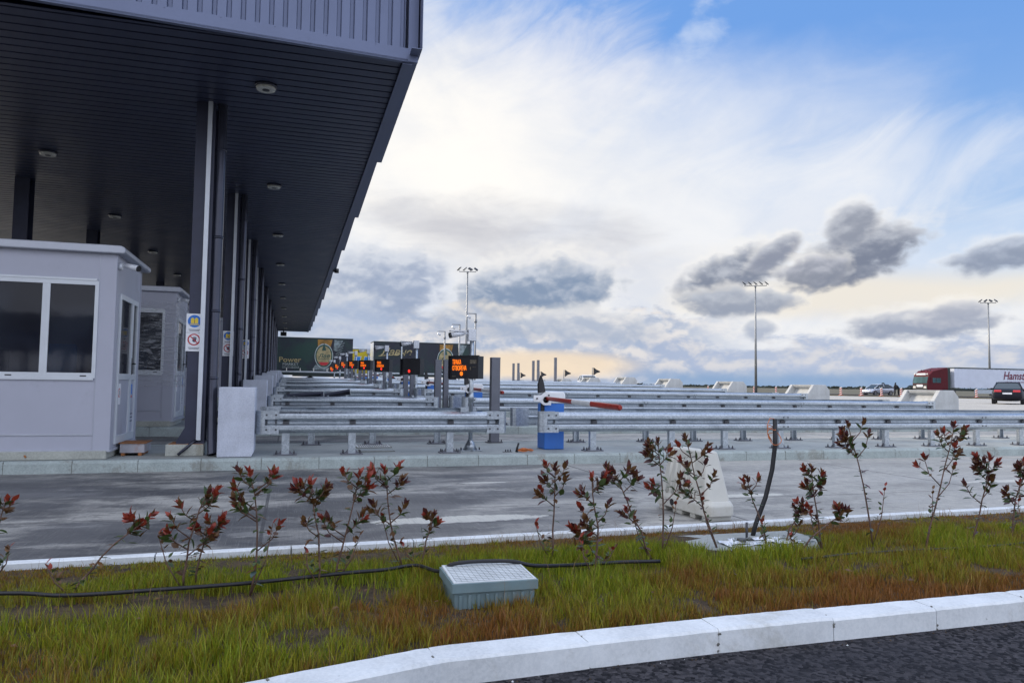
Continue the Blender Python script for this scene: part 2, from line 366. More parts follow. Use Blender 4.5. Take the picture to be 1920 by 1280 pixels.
# near kerb: white blocks with mortar joints
mb=MB(['kerb_white','joint_dark'])
for i in range(len(KB)-1):
    a=Vector(KB[i]); c=Vector(KB[i+1]); d=(c-a); L=d.length; ang=math.atan2(d.y,d.x)
    M=Matrix.Translation((a.x,a.y,random.uniform(-.002,.002)))@Matrix.Rotation(ang+random.uniform(-.004,.004),4,'Z')
    j=random.uniform(-.004,.004)
    # finely cut length so that chipped edges can be displaced
    g0,g1=random.uniform(.0005,.004),random.uniform(.0005,.004)
    ns=14; prof=[(-.14,-.05),(-.138+j,.140),(-.128+j,.150),(-.004,.153),(0,.149),(0,-.05)]; vs=[]
    for q in range(ns+1):
        u=g0+(L-g0-g1)*q/ns; sh=.002 if q in (0,ns) else 0
        for pi_,(py,pz) in enumerate(prof):
            w=noise.noise(Vector((a.x*5+u*30,py*20,pz*20)))*.0016 if pi_ in (1,2,3) else 0
            vs.append(M@Vector((u,py+w+(sh if py<-.05 else 0),pz+w-(sh if pz>.1 else 0))))
    n=len(prof); fs=[(q*n+p,(q+1)*n+p,(q+1)*n+p+1,q*n+p+1) for q in range(ns) for p in range(n-1)]
    fs+= [tuple(range(n)),tuple(ns*n+p for p in reversed(range(n)))]
    mb.add(vs,fs,0)
    mb.box(-.006,.006,-.122,-.008,-.04,.138,1,M)
    for q in range(3):
        t_=random.random(); zz=.15 if t_<.4 else random.uniform(.04,.13); yy=random.uniform(-.12,-.01) if t_<.4 else -.136
        r_=random.uniform(.004,.009); mb.tube([M@Vector((random.uniform(-.006,.006),yy-r_*.4,zz-.003)),M@Vector((random.uniform(-.006,.006),yy+r_,zz+r_*.25))],[r_,r_*.6],6,1)
tag(mb.build('kerb'),kind='structure')
# far kerb of the planting bed
mb=MB(['kerb_white','joint_dark']); x=-4.4
while x<26:
    y0=far(x)+.05; y1=far(x+.74)+.05; M=Matrix.Translation((x,y0,0))@Matrix.Rotation(math.atan2(y1-y0,.74),4,'Z')
    mb.prism([(0,0),(0,.148),(.010,.154),(.064,.154),(.074,.146),(.086,0)],.003,.735,'x',0,M); mb.box(-.004,.004,.008,.074,0,.14,1,M); x+=.74
tag(mb.build('kerb_far'),kind='structure')

# ------------------------------------------------------------------ traffic islands
POTX={1:16.6,2:16.78,3:16.85,4:17.1,5:17.1,6:17.25,7:17.35,8:17.5,9:17.5,10:17.5}
NI=10
def yk(k): return 10.1+S*(k-1)
def zk(k): return DZ[k]+.15
for k in range(1,NI+1):
    y=yk(k); z=zk(k); xe=POTX[k]+2
    mb=MB(['island_concrete','kerb_concrete','joint_dark'])
    xs=[-14]
    while xs[-1]<xe: xs.append(xs[-1]+.72)
    mb.box(-14,xs[-1],y+.13,y+2.27,z-.4,z-.004,0)
    for s_,y0 in ((1,y),(-1,y+2.4)):
        for i in range(len(xs)-1):
            jj=random.uniform(-.003,.003)
            pr=[(y0,z-.4),(y0+s_*(.008+jj),z-.035),(y0+s_*(.03+jj),z-.003),(y0+s_*.128,z),(y0+s_*.128,z-.4)]
            mb.prism(pr,xs[i]+.004,xs[i+1]-.004,'x',1)
            if k<4: mb.box(xs[i]-.004,xs[i]+.004,min(y0+s_*.012,y0+s_*.12),max(y0+s_*.012,y0+s_*.12),z-.3,z-.012,2)
    tag(mb.build('traffic_island'),kind='structure')

ORD=['','nearest','second','third','fourth','fifth','sixth','seventh','eighth','ninth','tenth','eleventh','twelfth']
def isl(k): return 'nearest island' if k==1 else '%s nearest island'%ORD[k]

# guard rails
WP=[(.012,0),(.070,.030),(.082,.050),(.082,.088),(.070,.106),(.006,.128),(0,.145),(.006,.162),(.070,.184),(.082,.202),(.082,.240),(.070,.260),(.012,.290)]
def rail_prof(t=.004): return [(-o,z) for o,z in WP]+[(-(o-t),z) for o,z in reversed(WP)]
pm=MB(['galvanised','bolt_dark'])
pm.box(-.05,-.043,-.03,.03,.012,.50); pm.box(.043,.05,-.03,.03,.012,.50); pm.box(-.043,.043,-.035,-.028,.012,.50)
pm.box(-.04,.04,-.085,-.036,.415,.455,1)
POST_ME=pm.mesh('post')
pp=MB(['post_grey','bolt_dark']); pp.box(-.15,.15,-.085,.085,0,.013)
for sx_ in (-.115,.115):
    for sy_ in (-.055,.055): pp.tube([(sx_,sy_,.013),(sx_,sy_,.03)],.016,6,1); pp.tube([(sx_,sy_,.03),(sx_,sy_,.055)],.008,6,1)
pp.prism([(.05,.013),(.10,.013),(.05,.07)],-.004,.004,'y'); pp.prism([(-.05,.013),(-.10,.013),(-.05,.07)],-.004,.004,'y')
PLATE_ME=pp.mesh('base_plate')
def railing(k,x0,x1,posts,side,where):
    y=yk(k)+(.42 if side>0 else 1.98); z=zk(k)
    grp='guardrails along the toll islands'
    r=thing('guardrail',(x0,y,z),'galvanised guardrail %s of the %s'%(where,isl(k)),'guardrail',grp)
    L=x1-x0; n=max(1,round(L/4.0)); 
    for i in range(n):
        a=L*i/n; b_=L*(i+1)/n+ (.16 if i<n-1 else 0); off=(i%2)*.0045
        mb=MB(['galvanised','bolt_dark']); prof=[(side*(p[0]-.045-off),p[1]+.295) for p in rail_prof()]
        mb.prism(prof,a+(.10 if i==0 else 0),b_-(.10 if i==n-1 else 0),'x')
        if k<=5:
            for bx in ((b_-.13,b_-.05) if i<n-1 else ()):
                for bz in (.36,.51): mb.tube([(bx,side*-.127,bz),(bx,side*-.137,bz)],.013,6,1)
                mb.tube([(bx,side*-.05,.44),(bx,side*-.056,.44)],.012,6,1)
        mb.build('rail_beam',r)
    for e,(xx,dr) in enumerate(((0,1),(L,-1))):      # rounded end shoes
        mb=MB(['galvanised','bolt_dark']); y0=-side*.134
        ring=[(xx+dr*.30,y0),(xx+dr*.10,y0)]
        for q in range(0,13):
            t=PI*q/12; ring.append((xx+dr*(.09-math.sin(t)*.09),y0+side*(1-math.cos(t))*.085))
        ring.append((xx+dr*.30,y0+side*.17))
        cy=y0+side*.085; cx=xx+dr*.09; th=.004
        def inn(p):
            v2=Vector((p[0]-cx,p[1]-cy)); 
            if (p[0]-cx)*dr>0: return (p[0],p[1]-math.copysign(th,p[1]-cy))
            return (cx+v2.x*(1-th/.085),cy+v2.y*(1-th/.085))
        poly=ring+[inn(p) for p in ring[::-1]]
        for (a0,a1) in ((.285,.395),(.485,.595)): mb.prism(poly,a0,a1,'z')
        r2=[(xx+dr*.12,y0)]+ring[1:]; mb.prism(r2+[inn(p) for p in r2[::-1]],.395,.485,'z')
        for bx in (.14,.26):
            for bz in (.345,.54): mb.tube([(xx+dr*bx,y0-side*.001,bz),(xx+dr*bx,y0-side*.012,bz)],.014,6,1)
            mb.tube([(xx+dr*bx,-side*.055,.44),(xx+dr*bx,-side*.066,.44)],.013,6,1)
        mb.build('end_cap',r)
    for px in posts:
        o=bpy.data.objects.new('post',POST_ME); COL.objects.link(o); o.parent=r; o.location=(px-x0,side*.0,0)
        if side<0: o.rotation_euler.z=PI
        if k<=4:
            q=bpy.data.objects.new('base_plate',PLATE_ME); COL.objects.link(q); q.parent=o
    return r
for k in range(1,NI+1):
    px=POTX[k]; js=.0
    pa=[-.03,.85,2.23]; pb=[4.45,5.79,6.75,7.8,8.91,9.95,10.95,11.98]
    while pb[-1]<px-2.2: pb.append(pb[-1]+1.04)
    railing(k,-.42,3.05,pa,1,'left of the gate, front edge')
    railing(k,3.55,px-.45,pb,1,'right of the gate, front edge')
    railing(k,-.42,3.03,[.35,1.3,2.35] if k==1 else pa,-1,'left of the gate, back edge')
    railing(k,3.62,px-.35,[p+.35 for p in pb if p<px-.8],-1,'right of the gate, back edge')

# concrete blocks at the head of each island
for k in range(1,NI+1):
    mb=MB('block_paint'); w=.45; mb.prism([(0,0),(.42,0),(.45,.06),(.45,.905),(0,.905)],0,.52,'y')
    o=mb.build('concrete_block',loc=(-.875,yk(k)+.17,zk(k)),bevel=.012)
    tag(o,'pale painted concrete block at the head of the %s'%isl(k),'concrete block','concrete blocks at the island heads')
# crash cushions at the far end of each island
for k in range(2,NI+1):
    t=thing('crash_cushion',(POTX[k],yk(k)+.6,zk(k)),'pale concrete crash cushion at the right end of the %s'%isl(k),'crash cushion','concrete crash cushions at the island ends')
    side=[(-.66,0),(0,.885),(.47,.885),(.63,.70),(.63,0)]
    mb=MB('pot_concrete'); mb.prism(side,0,.13,'y'); mb.prism(side,1.10,1.23,'y')
    mb.prism([(-.38,0),(.13,.74),(.03,.80),(.0,.88),(.47,.883),(.625,.698),(.625,0)],.13,1.10,'y'); mb.build('body',t,bevel=.012)

# ------------------------------------------------------------------ gates, signs, posts
def sign(k):
    t=thing('lane_sign',(2.60,yk(k)+.68,zk(k)),'black LED lane sign %s on a grey pole on the %s'%('showing only red' if k==2 else 'with amber words',isl(k)),'lane sign','LED lane signs on poles along the islands')
    mb=MB(['galvanised','bolt_dark']); mb.tube([(0,0,.02),(0,0,1.80)],.033,12); mb.tube([(0,0,.0),(0,0,.16)],[.12,.035],4); mb.box(-.16,.16,-.10,.10,0,.012)
    for bx in (-.14,.14): mb.tube([(bx,0,.012),(bx,0,.05)],.012,6,1)
    mb.tube([(0,0,.72),(0,0,.86)],.042,12); mb.build('pole',t)
    mb=MB('camera_white'); mb.box(-.065,.05,-.05,.05,1.63,1.80); mb.tube([(-.06,0,1.74),(-.15,0,1.74)],.014,8); mb.build('camera_mount',t,bevel=.006)
    mb=MB(['camera_white','rubber_black']); mb.tube([(-.13,0,1.745),(-.33,-.02,1.705)],[.038,.042],12); mb.box(-.34,-.10,-.05,.045,1.765,1.78,0); mb.tube([(-.33,-.02,1.705),(-.355,-.022,1.70)],[.044,.040],12,1); mb.build('camera',t)
    a=math.atan2(-.45,.36)       # along the face from far edge to near edge
    M=Matrix.Translation((-.275,.26,0))@Matrix.Rotation(a,4,'Z')
    mb=MB('sign_black'); W_=.55; mb.box(0,W_,0,.08,1.065,1.40,0,M); mb.box(-.012,W_+.012,-.03,.0,1.40,1.412,0,M); mb.box(-.012,0,-.03,.1,1.065,1.40,0,M); mb.box(W_,W_+.012,-.03,.1,1.065,1.40,0,M); mb.build('housing',t)
    mb=MB('post_grey'); mb.box(W_/2-.03,W_/2+.03,.10,.16,1.2,1.3,0,M); mb.build('bracket',t)
    if k!=2:
        for body,zz,nm,ww in (('ТРАКА',1.280,'upper_text',.195),('ОТВОРЕНА',1.190,'lower_text',.315)):
            o=textmesh(nm,body,.098,'led_amber',t,M@Matrix.Translation((.05,-.006,zz))@FACE_S,.002,bold=.001)
            xs_=[v_.co for v_ in o.data.vertices]; Mi=M.inverted()
            lx=[(Mi@c).x for c in xs_]; w=max(lx)-min(lx); sc=ww*.86/w
            o.data.transform(M@Matrix.Translation((.05,0,0))@Matrix.Diagonal((sc,1,1,1))@Matrix.Translation((-.05,0,0))@Mi)
    mb=MB(['led_red' if k!=1 else 'led_amber','led_off']); mb.prism([(math.cos(q*PI/8)*.026,math.sin(q*PI/8)*.032) for q in range(16)],-.012,-.004,'y',0,M@Matrix.Translation((.23,0,1.14))); mb.build('lamp',t)
    if k<=2:
        for (a0,a1,z0,z1) in ([(.39,.51,1.29,1.345),(.39,.41,1.19,1.24),(.44,.50,1.235,1.242)] if k==1 else [])+[(.05,.12,1.095,1.105)]:
            mb=MB('led_off'); mb.box(a0,a1,-.008,-.003,z0,z1,0,M); mb.build('display_mark',t)
for k in range(1,9): sign(k)

def gpost(x,y,z,h,label,w=.15):
    mb=MB(['post_grey','bolt_dark']); mb.box(-w/2,w/2,-.07,.07,0,h); mb.box(-w/2-.002,w/2+.002,-.072,.072,h-.02,h+.004); mb.box(-w*.9,w*.9,-.09,.09,0,.012,1)
    mb.box(-.008,.008,-.0735,-.07,.05,h-.04,1) if w<.1 else None
    for bx in (-w*.78,w*.78): mb.tube([(bx,-.05,.012),(bx,-.05,.05)],.011,6,1)
    o=mb.build('sensor_post',loc=(x,y,z),bevel=.004); tag(o,label,'sensor post','tall grey sensor posts on the islands')
gpost(3.36,yk(1)+2.12,zk(1),1.44,'tall square grey post behind the front rail gap on the nearest island')
for k in range(2,9):
    gpost(3.36,yk(k)+2.12,zk(k),1.44,'grey post, left one of a pair, by the gate on the %s'%isl(k))
    gpost(3.56,yk(k)+2.16,zk(k),1.44,'grey post, right one of a pair, by the gate on the %s'%isl(k),.12)
for i,(x,y,zt,lab) in enumerate([(17.0,46.6,2.93,'slim tall grey post left of the flags, nearest of the far posts'),(16.9,49.9,2.85,'slim grey far post, right one of the middle pair against the sky'),(17.0,51.3,2.84,'slim grey far post, left one of the middle pair against the sky'),(17.0,55,2.75,'slim grey far post, right one of the leftmost far pair'),(17.0,56.3,2.76,'slim grey far post, left one of the leftmost far pair')]):
    kk=8+i//2; zz=float(g(17,y)); gpost(x,y,zz,zt-zz,lab,.17)

def gate(k):
    t=thing('barrier_gate',(3.95,yk(k)+.88,zk(k)),'blue barrier gate with a stubby red and white arm on the %s'%isl(k),'barrier gate','blue barrier gates across the lanes')
    mb=MB('cabinet_blue'); mb.box(-.17,.15,-.16,.18,0,.70); mb.build('cabinet',t,bevel=.008)
    mb=MB('housing_white'); mb.prism([(-.16,.705),(.17,.705),(.17,.84),(.14,.885),(-.12,.885),(-.16,.86)],-.17,.20,'y'); mb.build('housing',t,bevel=.02)
    mb=MB(['housing_white','bolt_dark']); M=Matrix.Translation((-.19,-.2,.78))
    mb.prism([(-.18,.05),(-.18,-.04),(-.08,-.05),(-.02,-.10),(.10,-.10),(.10,.09),(0,.10),(-.06,.05)],-.02,.0,'y',0,M)
    for bx,bz in ((-.13,0),(0,-.02),(.06,.05)): mb.tube([(bx-.19,-.22,.78+bz),(bx-.19,-.235,.78+bz)],.013,8,1)
    mb.tube([(-.17,-.22,.76),(-.17,-.16,.76)],.05,12,0); mb.build('arm_flange',t)
    mb=MB('rubber_black'); mb.prism([(-.23,.86),(-.235,1.0),(-.19,1.14),(-.15,1.03),(-.12,.88)],-.05,.02,'y'); mb.box(-.22,-.14,-.14,-.10,.48,.70); mb.build('fin',t,bevel=.004)
    prof=lambda n=12:[(math.cos(2*PI*q/n)*.020,math.sin(2*PI*q/n)*.037) for q in range(n)]
    def seg(y0,y1,mi,mbx):
        n=12; vs=[]
        for yy in (y0,y1):
            f=.78+.22*min(1,(-yy)/2.2); zz=.78+(yy+.22)*.018*-1*-1
            for (a,c) in prof(n): vs.append((-.155+a*f,yy,zz+c*f))
        mbx.add(vs,[(q,(q+1)%n,n+(q+1)%n,n+q) for q in range(n)],mi,True)
    mb=MB(['arm_red','arm_white']); ys_=[-.22,-1.28,-1.95,-2.84]
    seg(ys_[0],ys_[1],0,mb); seg(ys_[1],ys_[2],1,mb); seg(ys_[2],ys_[3],0,mb)
    zz=.78+(-2.84+.22)*.018; mb.tube([(-.155,-2.84,zz),(-.155,-2.86,zz)],[.034,.022],12,0); mb.build('arm',t)
for k in range(1,9): gate(k)

# small things on the nearest island
t=thing('drain_cover',(1.26,yk(1)+1.55,zk(1)),'pale ribbed drain cover, farther of two set in the nearest island','drain cover','drain covers in the nearest island')
mb=MB(['galvanised','joint_dark','lid_grey']); mb.box(-.27,.27,-.22,.22,-.003,.008,1); mb.box(-.25,.25,-.20,.20,.0,.012,2)
for i in range(14): mb.box(-.22+i*.033,-.207+i*.033,-.16,.16,.01,.016,1)
mb.build('frame',t)
t=thing('drain_cover',(1.24,yk(1)+.86,zk(1)),'worn grey drain cover, nearer of two set in the nearest island','drain cover','drain covers in the nearest island')
mb=MB(['island_concrete','joint_dark']); mb.box(-.25,.25,-.16,.16,-.003,.006,1); mb.box(-.235,.235,-.145,.145,.0,.011,0); mb.build('frame',t)
pts=[]
for i in range(90):
    a=i*.42; rr=.075+.018*math.sin(i*.9); pts.append((math.cos(a)*rr*1.3,math.sin(a)*rr,.012+.0004*i+.006*math.sin(i*1.7)))
mb=MB('cable_orange'); mb.tube(pts,.0042,5); tag(mb.build('cable_coil',loc=(3.36,yk(1)+.36,zk(1))),'small coil of orange cable lying on the nearest island between the rails','cable')
mb=MB('hdpe_black'); mb.tube([(0,0,0),(.01,0,.06),(.03,0,.13)],[.022,.016,.014],8); tag(mb.build('conduit_stub',loc=(3.23,yk(1)+.38,zk(1))),'short black conduit stub sticking up beside the cable coil','conduit')
mb=MB('bolt_dark')
for q in (-.03,.01,.05): mb.tube([(q,.01*q*30,0),(q,.01*q*30,.035)],.009,6)
mb.box(-.07,.07,-.03,.03,-.002,.004); tag(mb.build('anchor_bolts',loc=(3.10,yk(1)+.42,zk(1))),'cluster of dark anchor bolts left of the conduit stub','anchor bolts')
# folded steel channels lying on the second island
t=thing('steel_frame',(.7,yk(2)+1.2,zk(2)+.0),'dark steel channel frame lying tilted on the second island behind its front rail','steel frame')
mb=MB('rust_steel')
t2=MB(['column_paint','galvanised'])
for (x0,z0,x1,z1) in ((-.75,.60,.0,.66),(-.05,.60,.55,.72)):
    ang=math.atan2(z1-z0,x1-x0); L=math.hypot(x1-x0,z1-z0); M=Matrix.Translation((x0,0,z0))@Matrix.Rotation(-ang,4,'Y')
    t2.box(0,L,-.01,.3,0,.012,0,M); t2.box(0,L,.29,.3,-.11,.0,0,M); t2.box(0,L,-.01,.0,-.03,.0,0,M); t2.box(L,L+.012,-.02,.31,-.13,.02,1,M)
t2.build('channels',t)
mb=MB('galvanised')
for x_ in (-.6,.1,.5): mb.box(x_-.02,x_+.02,.1,.14,0,.60)
mb.build('supports',t)

# ------------------------------------------------------------------ canopy
ZS=4.9; XR=1.22; XL=-15; Y1=58.4
def yf(x): return 8.44-.065*(1.22-x) if x>-4 else 8.44-.065*5.22
can=thing('toll_canopy',(0,8.4,ZS),'dark blue grey toll plaza canopy with ribbed metal fascia and slatted soffit','canopy')
def cb(mb,name): 
    o=mb.build(name); o.parent=can; o.matrix_parent_inverse=Matrix.Translation((0,-8.4,-ZS)); return o
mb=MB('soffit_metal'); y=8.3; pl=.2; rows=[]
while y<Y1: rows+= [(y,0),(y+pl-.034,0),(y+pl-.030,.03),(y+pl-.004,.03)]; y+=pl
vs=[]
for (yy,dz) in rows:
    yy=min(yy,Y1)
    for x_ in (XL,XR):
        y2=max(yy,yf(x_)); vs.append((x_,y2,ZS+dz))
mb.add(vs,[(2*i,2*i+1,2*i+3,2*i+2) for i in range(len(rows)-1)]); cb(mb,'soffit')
# front fascia, skewed a little like the slab edge; ribbed sheet over a flat flashing
ang=math.atan2(.065,1); Mf=Matrix.Translation((XR,yf(XR),0))@Matrix.Rotation(ang,4,'Z')
mb=MB('cladding'); mb.box(-16,.0,-.03,.0,ZS-.03,ZS+.125,0,Mf); mb.box(-16,.0,-.03,.03,ZS-.034,ZS-.004,0,Mf); mb.box(-.015,.10,-.035,.02,ZS-.03,ZS+2.4,0,Mf)
for i in range(30): mb.box(-.4-i*.55,-.39-i*.55,-.034,-.03,ZS+.108,ZS+.116,0,Mf)
cb(mb,'flashing')
prof=[]; x_=-16
while x_<-.03:
    prof+=[(x_,-.012),(x_+.085,-.012),(x_+.095,.022),(x_+.13,.022),(x_+.14,-.012)]; x_+=.145
prof=[p for p in prof if p[0]<=-.015]
mb=MB('cladding'); vs=[Mf@Vector((a,b_,z)) for z in (ZS+.125,ZS+2.4) for a,b_ in prof]; n=len(prof)
mb.add(vs,[(i,i+1,n+i+1,n+i) for i in range(n-1)]); cb(mb,'fascia_panel')
# side fascia: edge trim below and overlapping sheets outside
mb=MB('cladding'); mb.box(XR,XR+.045,8.45,Y1,ZS-.03,ZS+2.4); mb.box(XR-.07,XR+.045,8.45,Y1,ZS-.05,ZS-.0305); cb(mb,'edge_trim')
for i in range(11):
    y0=8.2+4.55*i; y1_=y0+4.7; M=Matrix.Translation((XR+.12,y0,0))@Matrix.Rotation(R(-.95),4,'Z')
    mb=MB('cladding'); pr=[]; q=0
    while q<4.62: pr+=[(q,0),(q+.2,0),(q+.215,.004),(q+.30,.004),(q+.315,0)]; q+=.33
    pr=[p for p in pr if p[0]<4.66]; n=len(pr)
    vs=[M@Vector((b_,a,z)) for z in (ZS+.06,ZS+2.5) for a,b_ in pr]+[M@Vector((b_-.006,a,z)) for z in (ZS+.06,ZS+2.5) for a,b_ in pr]
    fs=[(j,j+1,n+j+1,n+j) for j in range(n-1)]+[(2*n+j,2*n+j+1,3*n+j+1,3*n+j) for j in range(n-1)]+[(j,j+1,2*n+j+1,2*n+j) for j in range(n-1)]
    fs+=[(0,n,3*n,2*n),(n-1,2*n-1,4*n-1,3*n-1)]
    mb.add(vs,fs); mb.box(-.12,.0,0.02,4.6,ZS+.05,ZS+.058,0,M); cb(mb,'side_panel')
mb=MB('cladding'); mb.box(XL,XR+.04,Y1,Y1+.05,ZS-.03,ZS+2.3); mb.box(XL,XL+.05,8.6,Y1,ZS-.03,ZS+2.3); mb.box(XL,XR,9,Y1,ZS+2.1,ZS+2.15); cb(mb,'roof_deck')

# ceiling lights
L0=None
lamps=[(-.40,9.75+5.02*i,'right row') for i in range(0,10)]+[(-3.97,8.9+4.95*i+.0,'left row') for i in range(1,9)]+[(-7.6,9.2+4.95*i,'far left row') for i in range(1,7)]
mb1=MB(['lamp_glass','bolt_dark']); mb1.tube([(0,0,0),(0,0,-.035)],[.125,.112],24,0); mb1.tube([(0,0,-.035),(0,0,-.04)],.045,16,1); 
mb2=MB('pipe_dark'); mb2.tube([(0,0,-.005),(0,0,.03)],.137,24)
for i,(x_,y_,row) in enumerate(lamps):
    nth=1+[l for l in lamps if l[2]==row].index(lamps[i])
    lab='round ceiling light, %s in the %s under the canopy'%(ORD[nth] if nth>1 else 'nearest',row)
    if L0 is None:
        L0=thing('ceiling_light',(x_,y_,ZS-.03),lab,'ceiling light','round lights in the canopy soffit'); mb1.build('diffuser',L0); mb2.build('housing',L0)
    else: dup(L0,(x_,y_,ZS-.03),lab)
t=thing('camera_box',(XR+.2,25.7,ZS),'small black camera box fixed on the canopy edge','camera'); mb=MB('rubber_black'); mb.tube([(0,0,-.07),(0,0,.07)],.075,12); mb.box(-.2,-.05,-.03,.03,-.02,.03); mb.build('body',t)
t=thing('camera_box',(-.55,57.9,ZS),'black camera box hanging under the far end of the canopy','camera'); mb=MB('rubber_black'); mb.box(-.22,.22,-.18,.18,-.42,-.12); mb.tube([(0,0,-.12),(0,0,0)],.04,8); mb.build('body',t)

# columns
def column(x,y,zb,label,full=True,proto={}):
    h=ZS-zb; t=thing('steel_column',(x,y,zb),label,'column','steel columns carrying the canopy')
    mb=MB('column_paint'); mb.box(-.15,.095,-.16,-.145,.17,h); mb.box(-.15,.095,.145,.16,.17,h); mb.box(-.035,-.02,-.145,.145,.17,h); mb.build('shaft',t)
    mb=MB(['plinth_concrete','rust']); mb.box(-.36,.10,-.24,.30,0,.15); mb.box(-.33,.09,-.235,.2,.15,.155,1); mb.build('plinth',t,bevel=.01)
    mb=MB('column_paint'); mb.box(-.24,.10,-.20,.20,.155,.175); mb.prism([(-.15,.175),(-.25,.175),(-.15,.36)],-.16,-.145,'y')
    mb.build('base_plate',t)
    if full:
        mb=MB('duct_light'); mb.box(.0,.055,-.215,-.165,.20,h); mb.build('cable_duct',t)
        mb=MB('pipe_dark'); mb.tube([(.02,-.19,.21),(-.04,-.22,.17),(-.20,-.30,.02)],.02,8); mb.build('duct_outlet',t)
        mb=MB(['pipe_dark']); mb.tube([(.175,-.12,h),(.175,-.12,.75),(.18,-.14,.62),(.20,-.24,.2),(.215,-.30,.03)],.062,16,0,False); mb.tube([(.215,-.30,.035),(.218,-.305,.02)],[.068,.068],16,0,False)
        for zz in (1.0,1.9,2.9,4.1): mb.tube([(.175,-.12,zz),(.175,-.12,zz+.035)],.068,16)
        mb.build('downpipe',t)
for k in range(1,12):
    kk=min(k,10); z=DZ[kk]+.15; y_=10.78+5.12*(k-1)
    if y_<58: column(-1.16,y_,z,'dark steel canopy column with a downpipe, %s of the right row'%(ORD[k] if k>1 else 'nearest'))
for k in range(1,9): column(-4.9,15.95+5.12*(k-1),DZ[min(k+1,10)]+.15,'dark steel canopy column of the left row behind the booths, %s'%(ORD[k] if k>1 else 'nearest'),False)
def safety(x,y,z,label):
    t=thing('safety_sign',(x,y,z),label,'sign','safety signs on the canopy columns')
    mb=MB('paper_white'); mb.box(0,.20,0,.004,0,.245); mb.box(0,.20,.0,.004,.249,.50); mb.build('panel',t)
    mb=MB(['sign_blue','sign_yellow','ink']); mb.disc((.10,-.001,.40),.083,h=.004,mi=0)
    mb.prism([(.055,.37),(.145,.37),(.145,.43),(.13,.445),(.115,.445),(.10,.42),(.085,.445),(.07,.445),(.055,.43)],-.0045,-.003,'y',1)
    mb.box(.097,.103,-.006,-.0045,.37,.42,2); mb.box(.04,.16,-.0045,-.003,.35,.362,1)
    for i in range(2): mb.box(.03+.01*i,.17-.01*i,-.002,0,.285-.016*i,.292-.016*i,2)
    mb.build('vest_pictogram',t)
    mb=MB(['sign_red','paper_white','ink']); mb.disc((.10,-.001,.155),.078,h=.004,mi=0); mb.disc((.10,-.003,.155),.062,h=.003,mi=1)
    for i in range(4): mb.box(.085+.012*i,.094+.012*i,-.0062,-.0045,.155,.195-.004*abs(i-1.5),2)
    mb.disc((.105,-.0055,.145),.024,h=.0016,mi=2)
    M=Matrix.Translation((.10,-.0075,.155))@Matrix.Rotation(R(45),4,'Y'); mb.box(-.07,.07,-.001,.001,-.006,.006,0,M)
    for i in range(2): mb.box(.03+.01*i,.17-.01*i,-.002,0,.045-.016*i,.052-.016*i,2)
    mb.build('hand_pictogram',t)
safety(-1.335,10.607,1.52,'white safety sign with blue vest and red hand symbols on the nearest column')
safety(-1.26,10.607+5.12*2,1.72,'small white safety sign on the third column')
safety(-1.30,10.607+5.12,1.62,'white safety sign half hidden on the second column')

